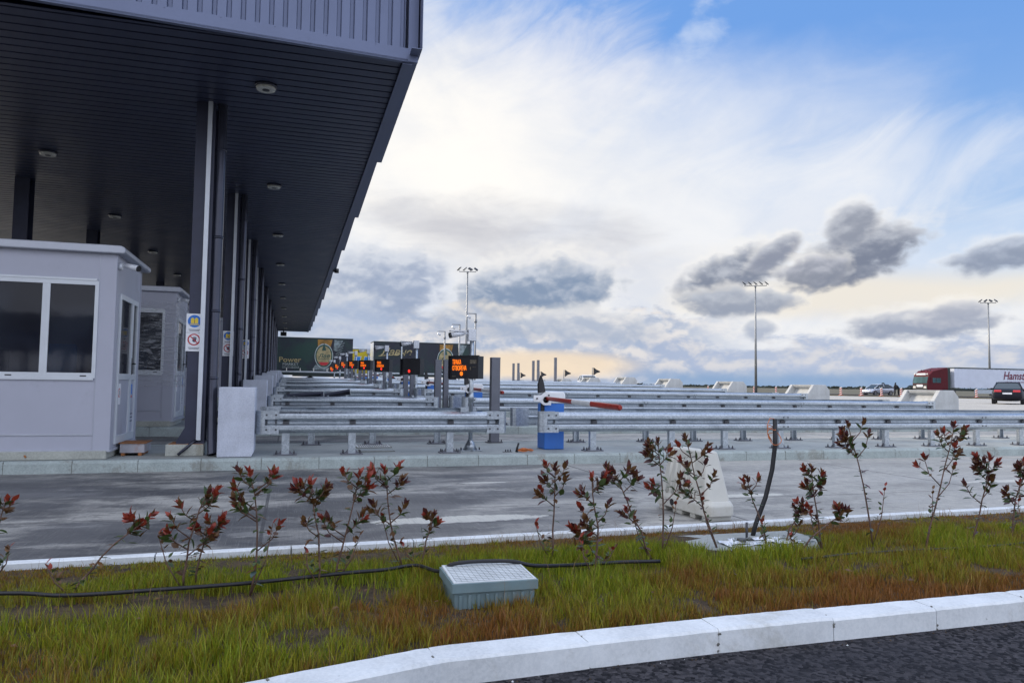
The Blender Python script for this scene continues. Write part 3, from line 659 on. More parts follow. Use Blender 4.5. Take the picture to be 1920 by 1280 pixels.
# ------------------------------------------------------------------ booths
def booth(k):
    z=zk(k); x0=-2.13; y0=yk(k)+.22; W=5.0; D=1.60
    side='with white framed windows' if k>2 else ('with a camera at its roof corner' if k==1 else 'wrapped in stretch film')
    t=thing('toll_booth',(x0,y0,z),'grey toll booth %s on the %s'%(side,isl(k)),'toll booth','toll booths under the canopy')
    mb=MB(['plinth_concrete','rust']); mb.box(-W,-.02,-.06,D-.1,0,.10); 
    for q in (.9,1.5,2.3): mb.tube([(-q,-.062,.06),(-q+.02,-.066,.03)],.012,6,1)
    mb.build('plinth',t,bevel=.012)
    mb=MB('booth_panel'); H=2.60
    # front wall round the window band
    mb.box(-W,-.19,0,.05,.10,.995); mb.box(-W,-.19,0,.05,2.21,H-.04); mb.box(-.205,-.19,0,.05,.995,2.21)
    mb.box(-W,-.05,D-.05,D,.10,H-.04); mb.box(-W,-W+.05,.05,D-.05,.10,H-.04)
    # side wall round the door
    mb.box(-.05,-.0,.05,.20,.10,H-.04); mb.box(-.05,0,D-.22,D-.05,.10,H-.04); mb.box(-.05,0,.20,D-.22,2.09,H-.04)
    mb.box(-W+.05,-.05,.05,D-.05,.102,.14); mb.build('wall',t)
    mb=MB('booth_panel'); mb.box(-.19,.004,-.006,.05,.10,H-.04); mb.build('corner_panel',t,bevel=.006); mb=MB('booth_panel'); mb.box(-.02,.006,D-.03,D+.004,.10,H-.04); mb.build('corner_panel',t,bevel=.006)
    mb=MB('roof_trim'); mb.box(-W,-.19,-.012,.0,.29,.31); mb.box(-W,.012,-.03,.0,.085,.115); mb.box(0,.02,0,D,.085,.115); mb.box(-.192,-.186,-.008,.0,.12,2.55); mb.build('trim',t)
    mb=MB('roof_trim'); mb.prism([(-W-.1,H-.04),(.09,H-.04),(.11,H-.02),(.10,H+.035),(.05,H+.06),(-W-.1,H+.06)],-.10,D+.08,'y'); mb.build('roof',t,bevel=.012)
    # windows: frame and panes
    xs_=[-.24-.03]; f=MB('booth_frame'); xr=-.24
    def win(a,b_,mb,parentname):
        fw=.042
        mb.box(a,b_,-.018,.03,.995,1.06); mb.box(a,b_,-.018,.03,2.155,2.21); mb.box(a,a+fw,-.018,.03,1.06,2.155); mb.box(b_-fw,b_,-.018,.03,1.06,2.155)
    wins=[(-.765,-.19),(-1.80,-.765),(-2.9,-1.80),(-4.0,-2.9)]
    for i,(a,b_) in enumerate(wins):
        f=MB(['booth_frame','rubber_black']); win(a,b_,f,None); f.box((a+b_)/2+.12,(a+b_)/2+.19,-.021,-.018,1.015,1.03,1)
        fo=f.build('window',t,bevel=.004)
        p=MB('glass_booth'); p.box(a+.042,b_-.042,.0,.008,1.06,2.155); p.build('pane',fo)
    mb=MB('booth_frame'); mb.box(-W,-.21,-.026,.0,2.21,2.235); mb.box(-W,-.21,-.026,.0,.97,.995); mb.build('window_band_trim',t)
    # door leaf and side light in the end wall
    dx=.0
    d=MB('booth_frame'); ya,yb,yc=.22,1.0,D-.24
    for (a,b_,zlo) in ((ya,yb,.16),(yb+.0,yc,.16)):
        d.box(dx-.03,dx+.022,a,a+.06,zlo,2.09); d.box(dx-.03,dx+.022,b_-.06,b_,zlo,2.09); d.box(dx-.03,dx+.022,a+.06,b_-.06,2.02,2.09); d.box(dx-.03,dx+.022,a+.06,b_-.06,.98,1.06); d.box(dx-.03,dx+.022,a+.06,b_-.06,zlo,zlo+.10)
    do=d.build('door',t,bevel=.004)
    p=MB('glass_booth'); p.box(dx-.01,dx,ya+.06,yb-.06,1.06,2.02); p.box(dx-.01,dx,yb+.06,yc-.06,1.06,2.02); p.build('pane',do)
    p=MB('booth_panel'); p.box(dx-.012,dx+.004,ya+.06,yb-.06,.26,.98); p.box(dx-.012,dx+.004,yb+.06,yc-.06,.26,.98); p.box(-.03,dx,.2,D-.22,.10,.16); p.build('lower_panel',do)
    p=MB('rubber_black'); p.tube([(dx+.02,yb+.03,1.20),(dx+.07,yb+.03,1.20)],.010,8); p.tube([(dx+.07,yb+.03,1.20),(dx+.07,yb-.09,1.205)],.009,8); p.box(dx+.022,dx+.027,yb+.015,yb+.045,1.05,1.28); p.build('handle',do)
    if k<=3:
        p=MB(['paper_white','sign_red','ink']); p.box(dx+.004,dx+.008,ya+.09,ya+.26,.66,.93,0); p.prism([(ya+.175+math.cos(q*PI/8)*.06,.81+math.sin(q*PI/8)*.06) for q in range(16)],dx+.008,dx+.010,'x',1); p.prism([(ya+.175+math.cos(q*PI/8)*.045,.81+math.sin(q*PI/8)*.045) for q in range(16)],dx+.010,dx+.0115,'x',0); p.box(dx+.0115,dx+.013,ya+.165,ya+.185,.78,.84,2); p.build('door_notice',t)
        p=MB(['sign_blue','sign_red','ink']); p.box(dx+.004,dx+.008,yb+.14,yb+.22,.78,.92,0); p.box(dx+.004,dx+.008,yb+.15,yb+.21,.73,.765,1)
        for i in range(3): p.box(dx+.004,dx+.006,yb+.09,yb+.30,.50-.05*i,.515-.05*i,2)
        p.build('logo_sticker',t)
    if k<=2:
        mb=MB('trim_dark'); mb.box(-3.6,-.5,.12,.62,.82,.86); mb.box(-3.6,-3.55,.12,.6,.14,.82); mb.build('counter',t)
        mb=MB('rubber_black'); mb.box(-1.75,-1.25,.36,.40,1.0,1.34); mb.box(-1.55,-1.45,.34,.42,.86,1.0); mb.build('monitor',t)
        mb=MB('booth_frame')
        for i in range(16): mb.box(-2.9,-1.95,.07,.085,2.24-i*.045,2.25-i*.045)
        mb.build('blind',t)
        mb=MB('curtain_blue'); mb.box(-1.05,-.62,.85,.92,.95,1.45); mb.box(-1.05,-.62,.55,.95,.55,.62); mb.build('seat',t,bevel=.03)
    # camera under the roof corner
    mb=MB('camera_white'); mb.tube([(.0,.10,2.42),(.045,.10,2.42)],.045,14); mb.tube([(.04,.10,2.425),(.11,.14,2.435)],.014,8); mb.build('camera_mount',t)
    mb=MB(['camera_white','rubber_black']); mb.tube([(.08,.10,2.44),(.24,.02,2.395)],[.033,.04],12,0); mb.tube([(.24,.02,2.395),(.255,.012,2.39)],[.041,.036],12,1); mb.build('camera',t)
    if k==2:
        mb=MB('stretch_film'); vs=[];ns=26;nz=16
        path=[(-1.15,-.03),(-.2,-.035),(.02,-.03),(.03,.1),(.035,D*.5),(.03,D+.01)]
        for j in range(nz+1):
            for i in range(ns+1):
                u=i/ns*(len(path)-1); a=min(int(u),len(path)-2); fr=u-a
                px=path[a][0]*(1-fr)+path[a+1][0]*fr; py=path[a][1]*(1-fr)+path[a+1][1]*fr
                w=noise.noise(Vector((px*3,py*3,j*.9)))*.03
                vs.append((px+(abs(w) if px>-.05 else 0)+.008,py-(abs(w) if px<.02 else 0)-.008,.75+j*(1.6/nz)+.05*noise.noise(Vector((px*2,py*2,9)))))
        mb.add(vs,[(j*(ns+1)+i,j*(ns+1)+i+1,(j+1)*(ns+1)+i+1,(j+1)*(ns+1)+i) for j in range(nz) for i in range(ns)],0,True); mb.build('stretch_wrap',t)
    return t
for k in range(1,6): booth(k)
t=thing('metal_step',(-1.94,10.90,.15),'grey metal doorstep box with rusty edges beside the nearest toll booth','step')
mb=MB('rust_steel'); mb.box(-.14,.15,-.22,.24,.035,.155); mb.build('box',t,bevel=.004); mb=MB('rust'); mb.box(-.16,.17,-.235,.255,.155,.163)
for s_ in (-1,1): mb.box(s_*.1-.02,s_*.1+.02,-.24,.25,.0,.035)
mb.build('tread',t)

# ------------------------------------------------------------------ masts and poles
def mast(x,y,zb,zt,n,label,rz):
    t=thing('light_mast',(x,y,zb),label,'light mast','tall floodlight masts',rz); h=zt-zb
    mb=MB('mast_steel'); mb.tube([(0,0,0),(0,0,h-.5)],[.19,.085],10); mb.tube([(0,0,0),(0,0,.04)],.35,8); mb.tube([(0,0,h-.7),(0,0,h-.45)],.13,10); mb.build('pole',t)
    mb=MB('mast_steel'); w=(n-1)*.72/2; mb.tube([(-w,0,h-.5),(w,0,h-.5)],.045,8)
    for i in range(n): mb.tube([(-w+i*.72,0,h-.5),(-w+i*.72,0,h-.25)],.03,6)
    mb.build('crossbar',t)
    for i in range(n):
        xx=-w+i*.72; M=Matrix.Translation((xx,0,h-.15))@Matrix.Rotation(R(-22+ (i-(n-1)/2)*18 if n==4 else 24),4,'Z')@Matrix.Rotation(R(32*(-1 if (n==4 and i<2) else 1)),4,'Y')@Matrix.Rotation(R(28),4,'X')
        mb=MB(['rubber_black','lamp_glass']); mb.box(-.27,.27,-.24,.24,-.05,.05,0,M); mb.box(-.22,.22,-.2,.2,-.055,-.05,1,M); mb.build('floodlight',t)
mast(21.45,92,.4,15.9,4,'tall floodlight mast with four lamps behind the LED sign',R(-12))
mast(59.9,85.8,.3,15.3,5,'tall floodlight mast with five lamps in the middle of the open plaza',R(-30))
mast(103.6,88.4,.25,15.2,4,'farthest floodlight mast with four lamps behind the white trailer',R(-30))
for i,(x,y,zt,lab) in enumerate([(12.35,50.2,6.03,'tallest looking slender camera pole with side arm, right of the three'),(12.4,55.5,5.65,'slender camera pole with side arm, middle of the three'),(12.3,60.7,5.45,'slender camera pole with side arm, left and farthest of the three')]):
    zb=float(g(x,y)); h=zt-zb; t=thing('camera_pole',(x,y,zb),lab,'camera pole','slender camera poles behind the LED sign')
    mb=MB('mast_steel'); mb.tube([(0,0,0),(0,0,h)],.06,8); mb.tube([(0,0,h-.65),(0,0,h-.45)],.10,8); mb.tube([(0,0,h-.03),(-.62,0,h-.03)],.035,6); mb.build('pole',t)
    mb=MB('camera_white'); mb.tube([(-.55,0,h-.05),(-.55,0,h-.22)],.03,6); mb.tube([(-.62,-.05,h-.2),(-.38,.05,h-.33)],[.05,.09],8); mb.build('camera',t)
for i,k in enumerate((7,8,9,10)):
    xx=[17.62,17.70,17.74,17.76][i]; y_=yk(k)+1.05
    zb=zk(k)+.885; t=thing('warning_flag',(xx,y_,zb),'black triangular flag on a thin pole on the crash cushion of the %s'%isl(k),'flag','black flags on the far crash cushions')
    mb=MB('mast_steel'); mb.tube([(0,0,0),(0,0,.60)],.022,6); mb.tube([(0,0,.56),(.12,0,.54)],.012,5); mb.tube([(0,0,.22),(.12,0,.24)],.012,5); mb.build('pole',t)
    mb=MB('rubber_black'); mb.prism([(.09,.14),(.09,.60),(.27,.48),(.49,.39),(.49,.33),(.27,.27)],-.05,.05,'y'); mb.build('flag',t)

# ------------------------------------------------------------------ trucks
def wheel(mb,x,y,r,w): mb.tube([(x,y-w/2,r),(x,y+w/2,r)],r,20,0,True,False); mb.tube([(x,y-w/2-.01,r),(x,y+w/2+.01,r)],r*.55,16,1,True,False)
def trailer(name,x0,x1,y,zb,zt,label,art,cut=None,legend=True):
    t=thing(name,(x0,y,zb),label,'truck'); L=x1-x0; H=zt-zb; W=2.5
    mb=MB([art,'trim_dark','lid_grey']); mb.box(0,L,.02,W,1.32,H-.06,0); mb.box(-.02,L+.02,0,W+.02,H-.06,H,1); mb.build('curtain_body',t)
    mb=MB(['trim_dark','galvanised']); mb.box(0,L,.1,W-.1,1.0,1.20,0); mb.box(0,L,0.0,W,1.20,1.32,1); mb.build('chassis',t)
    for xx in ([2.0,3.3,4.6] if L>10 else [1.5,L-1.6]):
        
        for yy_ in (.2,W-.2): w=MB(['tyre','rim']); wheel(w,xx,yy_,.5,.3); w.build('wheel',t)
    return t,L,H
def scribble(mb,x0,x1,z,h,mi,y=-.012,n=7):
    w=(x1-x0)/n
    for i in range(n): mb.box(x0+i*w,x0+i*w+w*.62,y,y+.006,z,z+h*(.7+.3*((i*7)%3)/2),mi)
def emblem(t,cx,cz,s,name='emblem'):
    mb=MB(['emblem_silver','emblem_green','emblem_gold','amber','sign_red'])
    mb.prism([(cx-.9*s,cz+1.32),(cx+1.15*s,cz+1.32),(cx+.75*s,cz+.6*s),(cx-.85*s,cz+.6*s)],-.012,.0,'y',3)
    for r,mi,yy in ((1.0,0,-.022),(.93,1,-.026),(.80,2,-.030)):
        mb.prism([(cx+math.cos(q*PI/14)*r*1.28*s,cz+math.sin(q*PI/14)*r*1.75*s) for q in range(28)],yy,yy+.006,'y',mi)
    mb.prism([(cx-.75*s,cz-.9*s),(cx+.75*s,cz-.9*s),(cx+.35*s,cz-1.35*s),(cx-.35*s,cz-1.35*s)],-.036,-.03,'y',4)
    mb.box(cx-.8*s,cx+.8*s,-.036,-.03,cz-.5*s,cz-.42*s,1); mb.prism([(cx-.3*s,cz+.75*s),(cx+.3*s,cz+.75*s),(cx,cz+1.9*s)],-.036,-.03,'y',1)
    mb.build(name,t)
    textmesh('emblem_text','Лав',.8*s,'emblem_green',t,Matrix.Translation((cx,-.036,cz-.25*s))@FACE_S,.003,.3,'CENTER',1.05,.015*s)
t,L,H=trailer('box_truck',-8.9,4.9,62,.62,4.65,'dark green and black curtain truck with round beer emblem, partly behind the columns','curtain_art')
emblem(t,11.5,2.57,.57)
X0=-8.9
textmesh('slogan','Power',.58,'emblem_gold',t,Matrix.Translation((8.0,-.02,2.02))@FACE_S,.004,0,'LEFT',1.12,.008)
textmesh('slogan_line','MARKET',.27,'emblem_silver',t,Matrix.Translation((8.3,-.02,1.76))@FACE_S,.004,0,'LEFT',1.2)
mb=MB('emblem_silver'); [scribble(mb,8.3,9.6,1.64-.1*i,.045,0,-.02,14) for i in range(2)]; mb.build('small_print',t)
mb=MB('ice'); mb.prism([(12.3,3.9),(13.0,3.85),(12.5,2.95),(12.25,3.05)],-.01,0,'y')
for q in range(5): mb.prism([(12.3+.1*q,2.5+.25*q),(12.9+.05*q,2.9+.2*q),(12.92+.05*q,2.85+.2*q),(12.35+.1*q,2.45+.25*q)],-.014,-.01,'y')
mb.prism([(10.6,1.45),(12.6,1.4),(12.2,1.7),(11.5,1.55),(10.9,1.9)],-.01,0,'y'); mb.build('ice_artwork',t)
mb=MB('lamp_clear'); [mb.box(6.5+i*1.05,6.56+i*1.05,-.03,0,1.3,1.55) for i in range(7)]; mb.build('strap_buckles',t)
t,L,H=trailer('box_truck',6.6,14.9,62,.62,4.52,'dark curtain truck with script lettering behind the LED signs','curtain_art')
emblem(t,6.05,2.45,.57)
textmesh('script','Лавче',.85,'emblem_gold',t,Matrix.Translation((.55,-.02,2.75))@FACE_S,.004,.35,'LEFT',1.0,.01)
mb=MB('emblem_gold'); mb.prism([(.4,2.65),(2.2,2.85),(2.2,2.9),(.4,2.72)],-.02,0,'y'); mb.build('script_underline',t)
mb=MB('galvanised'); mb.box(2.26,2.36,-.05,0,1.2,H); mb.build('body_joint',t)
mb=MB('ice'); mb.prism([(7.1,3.8),(7.9,3.75),(7.5,2.9),(7.2,3.0)],-.01,0,'y'); mb.build('ice_artwork',t)
mb=MB('booth_frame'); mb.box(-.03,0,.06,2.44,1.3,H-.1); mb.build('rear_doors',t)
t,L,H=trailer('box_truck',.2,6.9,67,.55,4.05,'yellow curtain truck with blue slanted letters between the two dark trucks','curtain_yellow')
mb=MB(['curtain_blue','stripe_white'])
for q in (5.15,6.0,): 
    mb.prism([(q-.05,1.7),(q+.42,1.7),(q+.72,2.85),(q+.12,2.85)],-.012,0,'y',1); mb.prism([(q,1.75),(q+.37,1.75),(q+.65,2.8),(q+.15,2.8)],-.02,-.013,'y',0)
mb.build('letters',t)

# red tractor with white trailer, far right
t=thing('articulated_truck',(77.3,74.6,.27),'dark red tractor unit with long white curtain trailer on the far right','truck')
TH=3.75
mb=MB('truck_red'); mb.prism([(0,.5),(-.05,1.3),(.0,1.9),(.25,2.75),(.9,3.25),(3.1,3.72),(3.25,3.6),(3.25,.9),(2.4,.9),(2.3,.5)],0.0,2.45,'y'); mb.build('cab',t,bevel=.08)
mb=MB(['screen_teal']); mb.prism([(-.09,1.68),(.11,2.5),(.20,2.5),(.02,1.68)],.12,1.30,'y',0); mb.prism([(-.09,1.68),(.11,2.5),(.20,2.5),(.02,1.68)],1.30,2.33,'y',0); mb.box(.75,1.25,-.02,.0,1.75,2.35); mb.box(1.32,2.05,-.02,.0,1.75,2.35); mb.build('window',t)
mb=MB('truck_red'); mb.box(.35,.68,-.03,-.005,1.7,2.4); mb.build('door_pillar',t)
mb=MB(['rubber_black','lamp_clear','paper_white','housing_white']); mb.box(-.075,-.0,.1,2.35,.75,1.55,0); mb.box(-.10,-.07,.2,.6,1.05,1.3,1); mb.box(-.10,-.07,1.85,2.25,1.05,1.3,1); mb.box(-.10,-.07,.75,1.7,1.2,1.5,2); mb.build('grille',t)
mb=MB(['housing_white','lamp_clear','rubber_black']); mb.box(.12,.2,.5,1.95,2.72,2.95,0)
for q in (.25,2.2): mb.tube([(.1,q,2.85),(.18,q,2.85)],.1,10,1)
for q in (.5,.9,1.5,1.9): mb.tube([(.9,q,3.2),(.9,q,3.4)],.05,6,2)
mb.build('roof_sign',t)
mb=MB('trim_dark'); mb.prism([(3.3,1.0),(3.3,3.55),(3.5,3.65),(3.75,3.6),(3.75,1.0)],.15,2.3,'y'); mb.build('air_deflector',t)
mb=MB(['curtain_white','trim_dark','galvanised']); mb.box(4.25,17.9,0,2.5,1.15,TH-.12,0); mb.box(4.2,17.95,-.03,2.53,TH-.12,TH+.02,1); 
for i in range(14): mb.box(4.9+i*.95,4.95+i*.95,-.03,0,.95,1.2,1)
mb.build('trailer_body',t)
mb=MB(['trim_dark','galvanised']); mb.box(2.4,17.8,.3,2.2,.75,1.0,0); mb.box(7.5,13.4,-.02,.04,.45,.95,1); mb.build('chassis',t)
for xx in (.95,4.0,13.9,15.2,16.5):
    
    for yy_ in (.22,2.25): w=MB(['tyre','rim']); wheel(w,xx,yy_,.5,.32); w.build('wheel',t)
textmesh('company_script','Hamst',1.45,'script_red',t,Matrix.Translation((12.35,-.03,2.35))@FACE_S,.004,.25,'LEFT',.95,.02)
mb=MB('script_red'); scribble(mb,12.6,16.5,1.95,.13,0,-.03,18); mb.build('small_script',t)

# ------------------------------------------------------------------ cars
def car(name,loc,rz,label,paint,sedan):
    t=thing(name,loc,label,'car',None,rz)
    # stations along x (front at +): (x, zlow, zbelt, half width)
    H=1.47 if sedan else 1.52
    if sedan: st=[(2.28,.42,.56,.55),(2.2,.28,.66,.80),(1.9,.20,.74,.88),(1.2,.18,.86,.90),(.6,.18,.92,.905),(-.6,.18,.95,.905),(-1.4,.18,1.0,.90),(-2.0,.22,1.02,.87),(-2.3,.32,.98,.80),(-2.38,.45,.80,.70)]
    else: st=[(2.1,.40,.58,.55),(2.02,.27,.70,.80),(1.75,.20,.80,.86),(1.15,.18,.93,.87),(.6,.18,.96,.875),(-.6,.18,.99,.875),(-1.5,.18,1.04,.87),(-1.95,.24,1.06,.84),(-2.12,.34,1.0,.78),(-2.16,.45,.85,.7)]
    vs=[];n=10
    for (x,zl,zb,w) in st:
        zm=(zl+zb)/2
        vs+=[(x,-w*.86,zl),(x,-w,zl+.12),(x,-w*1.01,zm),(x,-w*.97,zb-.06),(x,-w*.88,zb),(x,w*.88,zb),(x,w*.97,zb-.06),(x,w*1.01,zm),(x,w,zl+.12),(x,w*.86,zl)]
    fs=[(i*n+j,(i+1)*n+j,(i+1)*n+(j+1)%n,i*n+(j+1)%n) for i in range(len(st)-1) for j in range(n)]+[tuple(range(n)),tuple((len(st)-1)*n+j for j in reversed(range(n)))]
    mb=MB(paint); mb.add(vs,fs,0,True); bo=mb.build('body',t)
    md=bo.modifiers.new('s','SUBSURF'); md.levels=1; md.render_levels=1
    # glasshouse
    if sedan: gh=[(1.15,.86,.80,.86,.80),(.35,.90,.84,1.40,.62),(-.4,.93,.84,H,.62),(-1.1,.96,.84,1.41,.60),(-1.9,1.0,.80,1.03,.74)]
    else: gh=[(1.35,.92,.78,.93,.76),(.5,.95,.82,1.45,.62),(-.3,.97,.82,H,.63),(-1.3,1.0,.82,1.47,.62),(-1.98,1.04,.78,1.10,.72)]
    vs=[]
    for (x,zb,wb,zt,wt) in gh: vs+=[(x,-wb,zb-.02),(x,-wt,zt),(x,wt,zt),(x,wb,zb-.02)]
    fs=[(i*4+j,(i+1)*4+j,(i+1)*4+j+1,i*4+j+1) for i in range(len(gh)-1) for j in range(3)]+[(0,1,2,3),(16,19,18,17)]
    mb=MB('glass_car'); mb.add(vs,fs,0,False); mb.build('window',t)
    mb=MB(paint); g2=gh[1:4]; vs=[]
    for (x,zb,wb,zt,wt) in g2: vs+=[(x,-wt-.012,zt-.02),(x,-wt+.04,zt+.022),(x,wt-.04,zt+.022),(x,wt+.012,zt-.02)]
    mb.add(vs,[(i*4+j,(i+1)*4+j,(i+1)*4+j+1,i*4+j+1) for i in range(2) for j in range(3)]+[(0,1,2,3),(8,11,10,9)],0,True)
    for s_ in (-1,1):
        for a,c in ((0,1),(4,3)):
            A_=gh[a];C_=gh[c]; mb.tube([(A_[0],s_*A_[2],A_[1]),(C_[0],s_*(C_[4]+.005),C_[3])],.04,6)
        A_=gh[2]; mb.tube([(A_[0],s_*(A_[2]+.005),A_[1]),(A_[0],s_*(A_[4]+.01),A_[3])],.035,6)
    mb.build('roof',t)
    wb_=1.32
    for xx in (wb_,-wb_):
        for s_ in (-1,1):
            w=MB(['tyre','rim']); w.tube([(0,-.11,0),(0,.11,0)],.32,22,0,True,False); w.tube([(0,-.115,0),(0,.115,0)],.21,16,1,True,False); w.build('wheel',t,(xx,s_*.80,.32))
    b=st[-1][0]
    for s_ in (-1,1):
        mb=MB('tail_red'); mb.box(b-.005,b+.22,s_*.52-.2,s_*.52+.2,.80,.94); mb.build('tail_light',t,bevel=.02)
        f=st[0][0]; mb=MB('lamp_clear'); mb.box(f-.30,f-.06,s_*.60-.16,s_*.60+.16,.60,.72); mb.build('headlight',t,bevel=.02)
    mb=MB(['paper_white','ink']); mb.box(b-.02,b+.03,-.26,.26,.66,.77); mb.build('number_plate',t)
    for s_ in (-1,1): mb=MB(paint); mb.box(.62,.78,s_*.98-.08,s_*.98+.08,.95,1.07); mb.build('mirror',t,bevel=.03)
    return t
car('parked_car',(76.3,81.9,.27),R(180+3),'silver hatchback parked by the striped delineators','car_silver',False)
car('moving_car',(47.2,38.9,.25),R(90-52),'black saloon car seen from behind at the right edge','car_black',True)
car('waiting_car',(29.0,69.8,.60),R(-103),'white car half hidden between two far crash cushions','car_white',False)

# people
def person(loc,rz,label,bend):
    me=bpy.data.meshes.new('person'); b_=bend
    hip=(0,0,.92); ch=(b_*.42,0,.92+.45*math.cos(b_)); nk=(b_*.58,0,ch[2]+.16*math.cos(b_)); hd=(b_*.72+.03,0,nk[2]+.14)
    V_=[hip,ch,nk,hd,(hd[0]+.03,0,hd[2]+.1),(ch[0],.19,ch[2]+.03),(ch[0]+.08,.24,ch[2]-.26),(ch[0]+.26,.16,ch[2]-.42),(ch[0],-.19,ch[2]+.03),(ch[0]+.08,-.24,ch[2]-.26),(ch[0]+.26,-.16,ch[2]-.42),
        (0,.10,.86),(.03,.11,.48),(-.03,.11,.08),(.12,.12,.03),(0,-.10,.86),(.05,-.12,.48),(.0,-.12,.08),(.15,-.13,.03)]
    E_=[(0,1),(1,2),(2,3),(3,4),(1,5),(5,6),(6,7),(1,8),(8,9),(9,10),(0,11),(11,12),(12,13),(13,14),(0,15),(15,16),(16,17),(17,18)]
    me.from_pydata(V_,E_,[]); me.materials.append(MATS['clothes_dark']); o=bpy.data.objects.new('person',me); COL.objects.link(o)
    md=o.modifiers.new('k','SKIN'); r_=[.17,.19,.06,.10,.09,.09,.065,.04,.09,.065,.04,.11,.085,.05,.045,.11,.085,.05,.045]
    for i,sv in enumerate(me.skin_vertices[0].data): sv.radius=(r_[i],r_[i]); sv.use_root=(i==0)
    s_=o.modifiers.new('s','SUBSURF'); s_.levels=1; s_.render_levels=1
    o.location=loc; o.rotation_euler.z=rz; tag(o,label,'person','people standing by the silver car')
person((77.75,79.8,.27),R(150),'person in dark clothes leaning forward, right of the two by the silver car',.55)
person((76.9,79.6,.27),R(-40),'person in dark clothes standing, left of the two by the silver car',.12)

# delineators
dl=[(75.86,123.7,.67,'far left'),(64.38,92.65,.36,0),(68.04,92.6,.34,0),(69.13,89.14,.33,0),(62.84,73.25,.27,0),(65.16,72.56,.27,0),(67.47,71.87,.27,0),(69.73,71.19,.27,0),(74.75,65.5,.27,0)]
names=['most distant, left of the tall middle mast','just left of the foot of the middle mast','right of the middle mast','left of the second visible crash cushion','left one before the silver car','at the nose of the silver car','in front of the silver car door','in front of the two people','in front of the white trailer']
D0=None
for (x,y,z,_),nm in zip(dl,names):
    z=float(g(x,y)); lab='red and white striped delineator, '+nm
    if D0 is None:
        D0=thing('delineator',(x,y,z),lab,'delineator','striped delineators along the verge')
        mb=MB(['stripe_white','stripe_red'])
        for i in range(7): 
            a=.10+i*.125; vs=[]
            mb.prism([(-.13,a),(.13,a+.09),(.13,a+.09+.125),(-.13,a+.125)],-.03,.03,'y',i%2)
        mb.prism([(-.13,.05),(.13,.05),(.13,.19),(-.13,.10)],-.03,.03,'y',1); mb.build('panel',D0)
        mb=MB('stripe_red'); mb.prism([(-.28,0),(.28,0),(.2,.1),(-.2,.1)],-.15,.15,'y'); mb.build('foot',D0)
    else: dup(D0,(x,y,z),lab)

# distant trees on the horizon, one wood as a mass plus single trees
def blobtree(name,x,y,h,w,label,cnt):
    t=thing(name,(x,y,float(g(x,y))),label,'tree','trees on the horizon')
    mb=MB('bark'); mb.tube([(0,0,0),(.2,0,h*.5),(0,0,h*.8)],[.03*h,.02*h,.008*h],6)
    for q in range(4): a=q*1.6; mb.tube([(0,0,h*.4),(math.cos(a)*w*.3,math.sin(a)*w*.3,h*.75)],[.012*h,.004*h],5)
    mb.build('trunk',t)
    mb=MB('far_foliage')
    for i in range(cnt):
        a=random.uniform(0,2*PI); rr=w*.5*math.sqrt(random.random()); zz=random.uniform(.3,1)*h; f=math.sin(PI*min(.98,max(.1,(zz/h-.25)/.78)))**.5
        c=Vector((math.cos(a)*rr*f,math.sin(a)*rr*f,zz)); u=Vector([random.gauss(0,1) for _ in range(3)]).normalized(); v_=u.cross(Vector([random.gauss(0,1) for _ in range(3)])).normalized(); s=h*.055
        mb.add([c-u*s,c+v_*s,c+u*s,c-v_*s*.8],[(0,1,2,3)])
    mb.build('crown',t)
def at(px_az,d): a=R(px_az); return (math.sin(a)*d,math.cos(a)*d)
for i,(az,d,h,w,lab) in enumerate([(43.3,1400,11,7,'tall narrow poplar like tree standing alone on the horizon'),(45.0,1500,8,12,'low tree left of the silver car on the horizon'),(47.6,1500,8,12,'bushy tree behind the two people'),(28.4,1500,8,14,'low tree on the horizon left of the far crash cushions')]):
    x,y=at(az,d); blobtree('tree',x,y,h,w,lab,700)
mb=MB('far_foliage')
for i in range(5200):
    a=random.uniform(10,72); d=random.uniform(950,1150); hh=2.2+3*abs(noise.noise(Vector((a*1.3,0,0))))+1.2*noise.noise(Vector((a*6,3,0)))
    if a>60: hh*=1
    x,y=at(a,d); z=random.uniform(-.2,1)*hh; s=random.uniform(1.2,2.6)
    c=Vector((x,y,z)); ax=Vector((math.cos(R(a)),-math.sin(R(a)),0)); 
    mb.add([c-ax*s,c+Vector((0,0,-s*.4)),c+ax*s+Vector((0,0,random.uniform(-1,1))),c+Vector((0,random.uniform(-3,3),s*.55))],[(0,1,2,3)])
tag(mb.build('far_wood'),'low dark wood along the flat horizon','wood',None,'stuff')

# ------------------------------------------------------------------ foreground objects
# irrigation hose, two runs
hp=[(-2.6,3.95),(-1.9,3.9),(-1.2,3.86),(-.93,3.80),(-.54,3.76),(-.13,3.83),(.28,3.87),(.5,3.93),(.67,3.97)]
mb=MB('hdpe_black'); pts=[(x,y,.182+.006*math.sin(x*9)) for x,y in hp]+[(.74,3.70,.21),(.80,3.62,.262),(.95,3.615,.268),(1.10,3.60,.262),(1.22,3.62,.23),(1.5,3.80,.175),(1.8,3.82,.17),(2.06,3.80,.165)]
sp=[]
P_=[Vector(p) for p in pts]
for i in range(len(P_)-1):
    p0=P_[max(i-1,0)];p1=P_[i];p2=P_[i+1];p3=P_[min(i+2,len(P_)-1)]
    for j in range(5):
        t_=j/5; sp.append(.5*((2*p1)+(p2-p0)*t_+(2*p0-5*p1+4*p2-p3)*t_*t_+(3*p1-p0-3*p2+p3)*t_**3))
mb.tube(sp,.0095,8); tag(mb.build('irrigation_hose'),'black irrigation hose running along the seedlings and over the junction box','hose')
mb=MB('hdpe_black'); mb.tube([(2.9+.4*i,3.72+.03*math.sin(i*1.3)+.012*i,.15) for i in range(10)],.008,8); tag(mb.build('irrigation_hose'),'black irrigation hose in the grass right of the white barrier','hose')
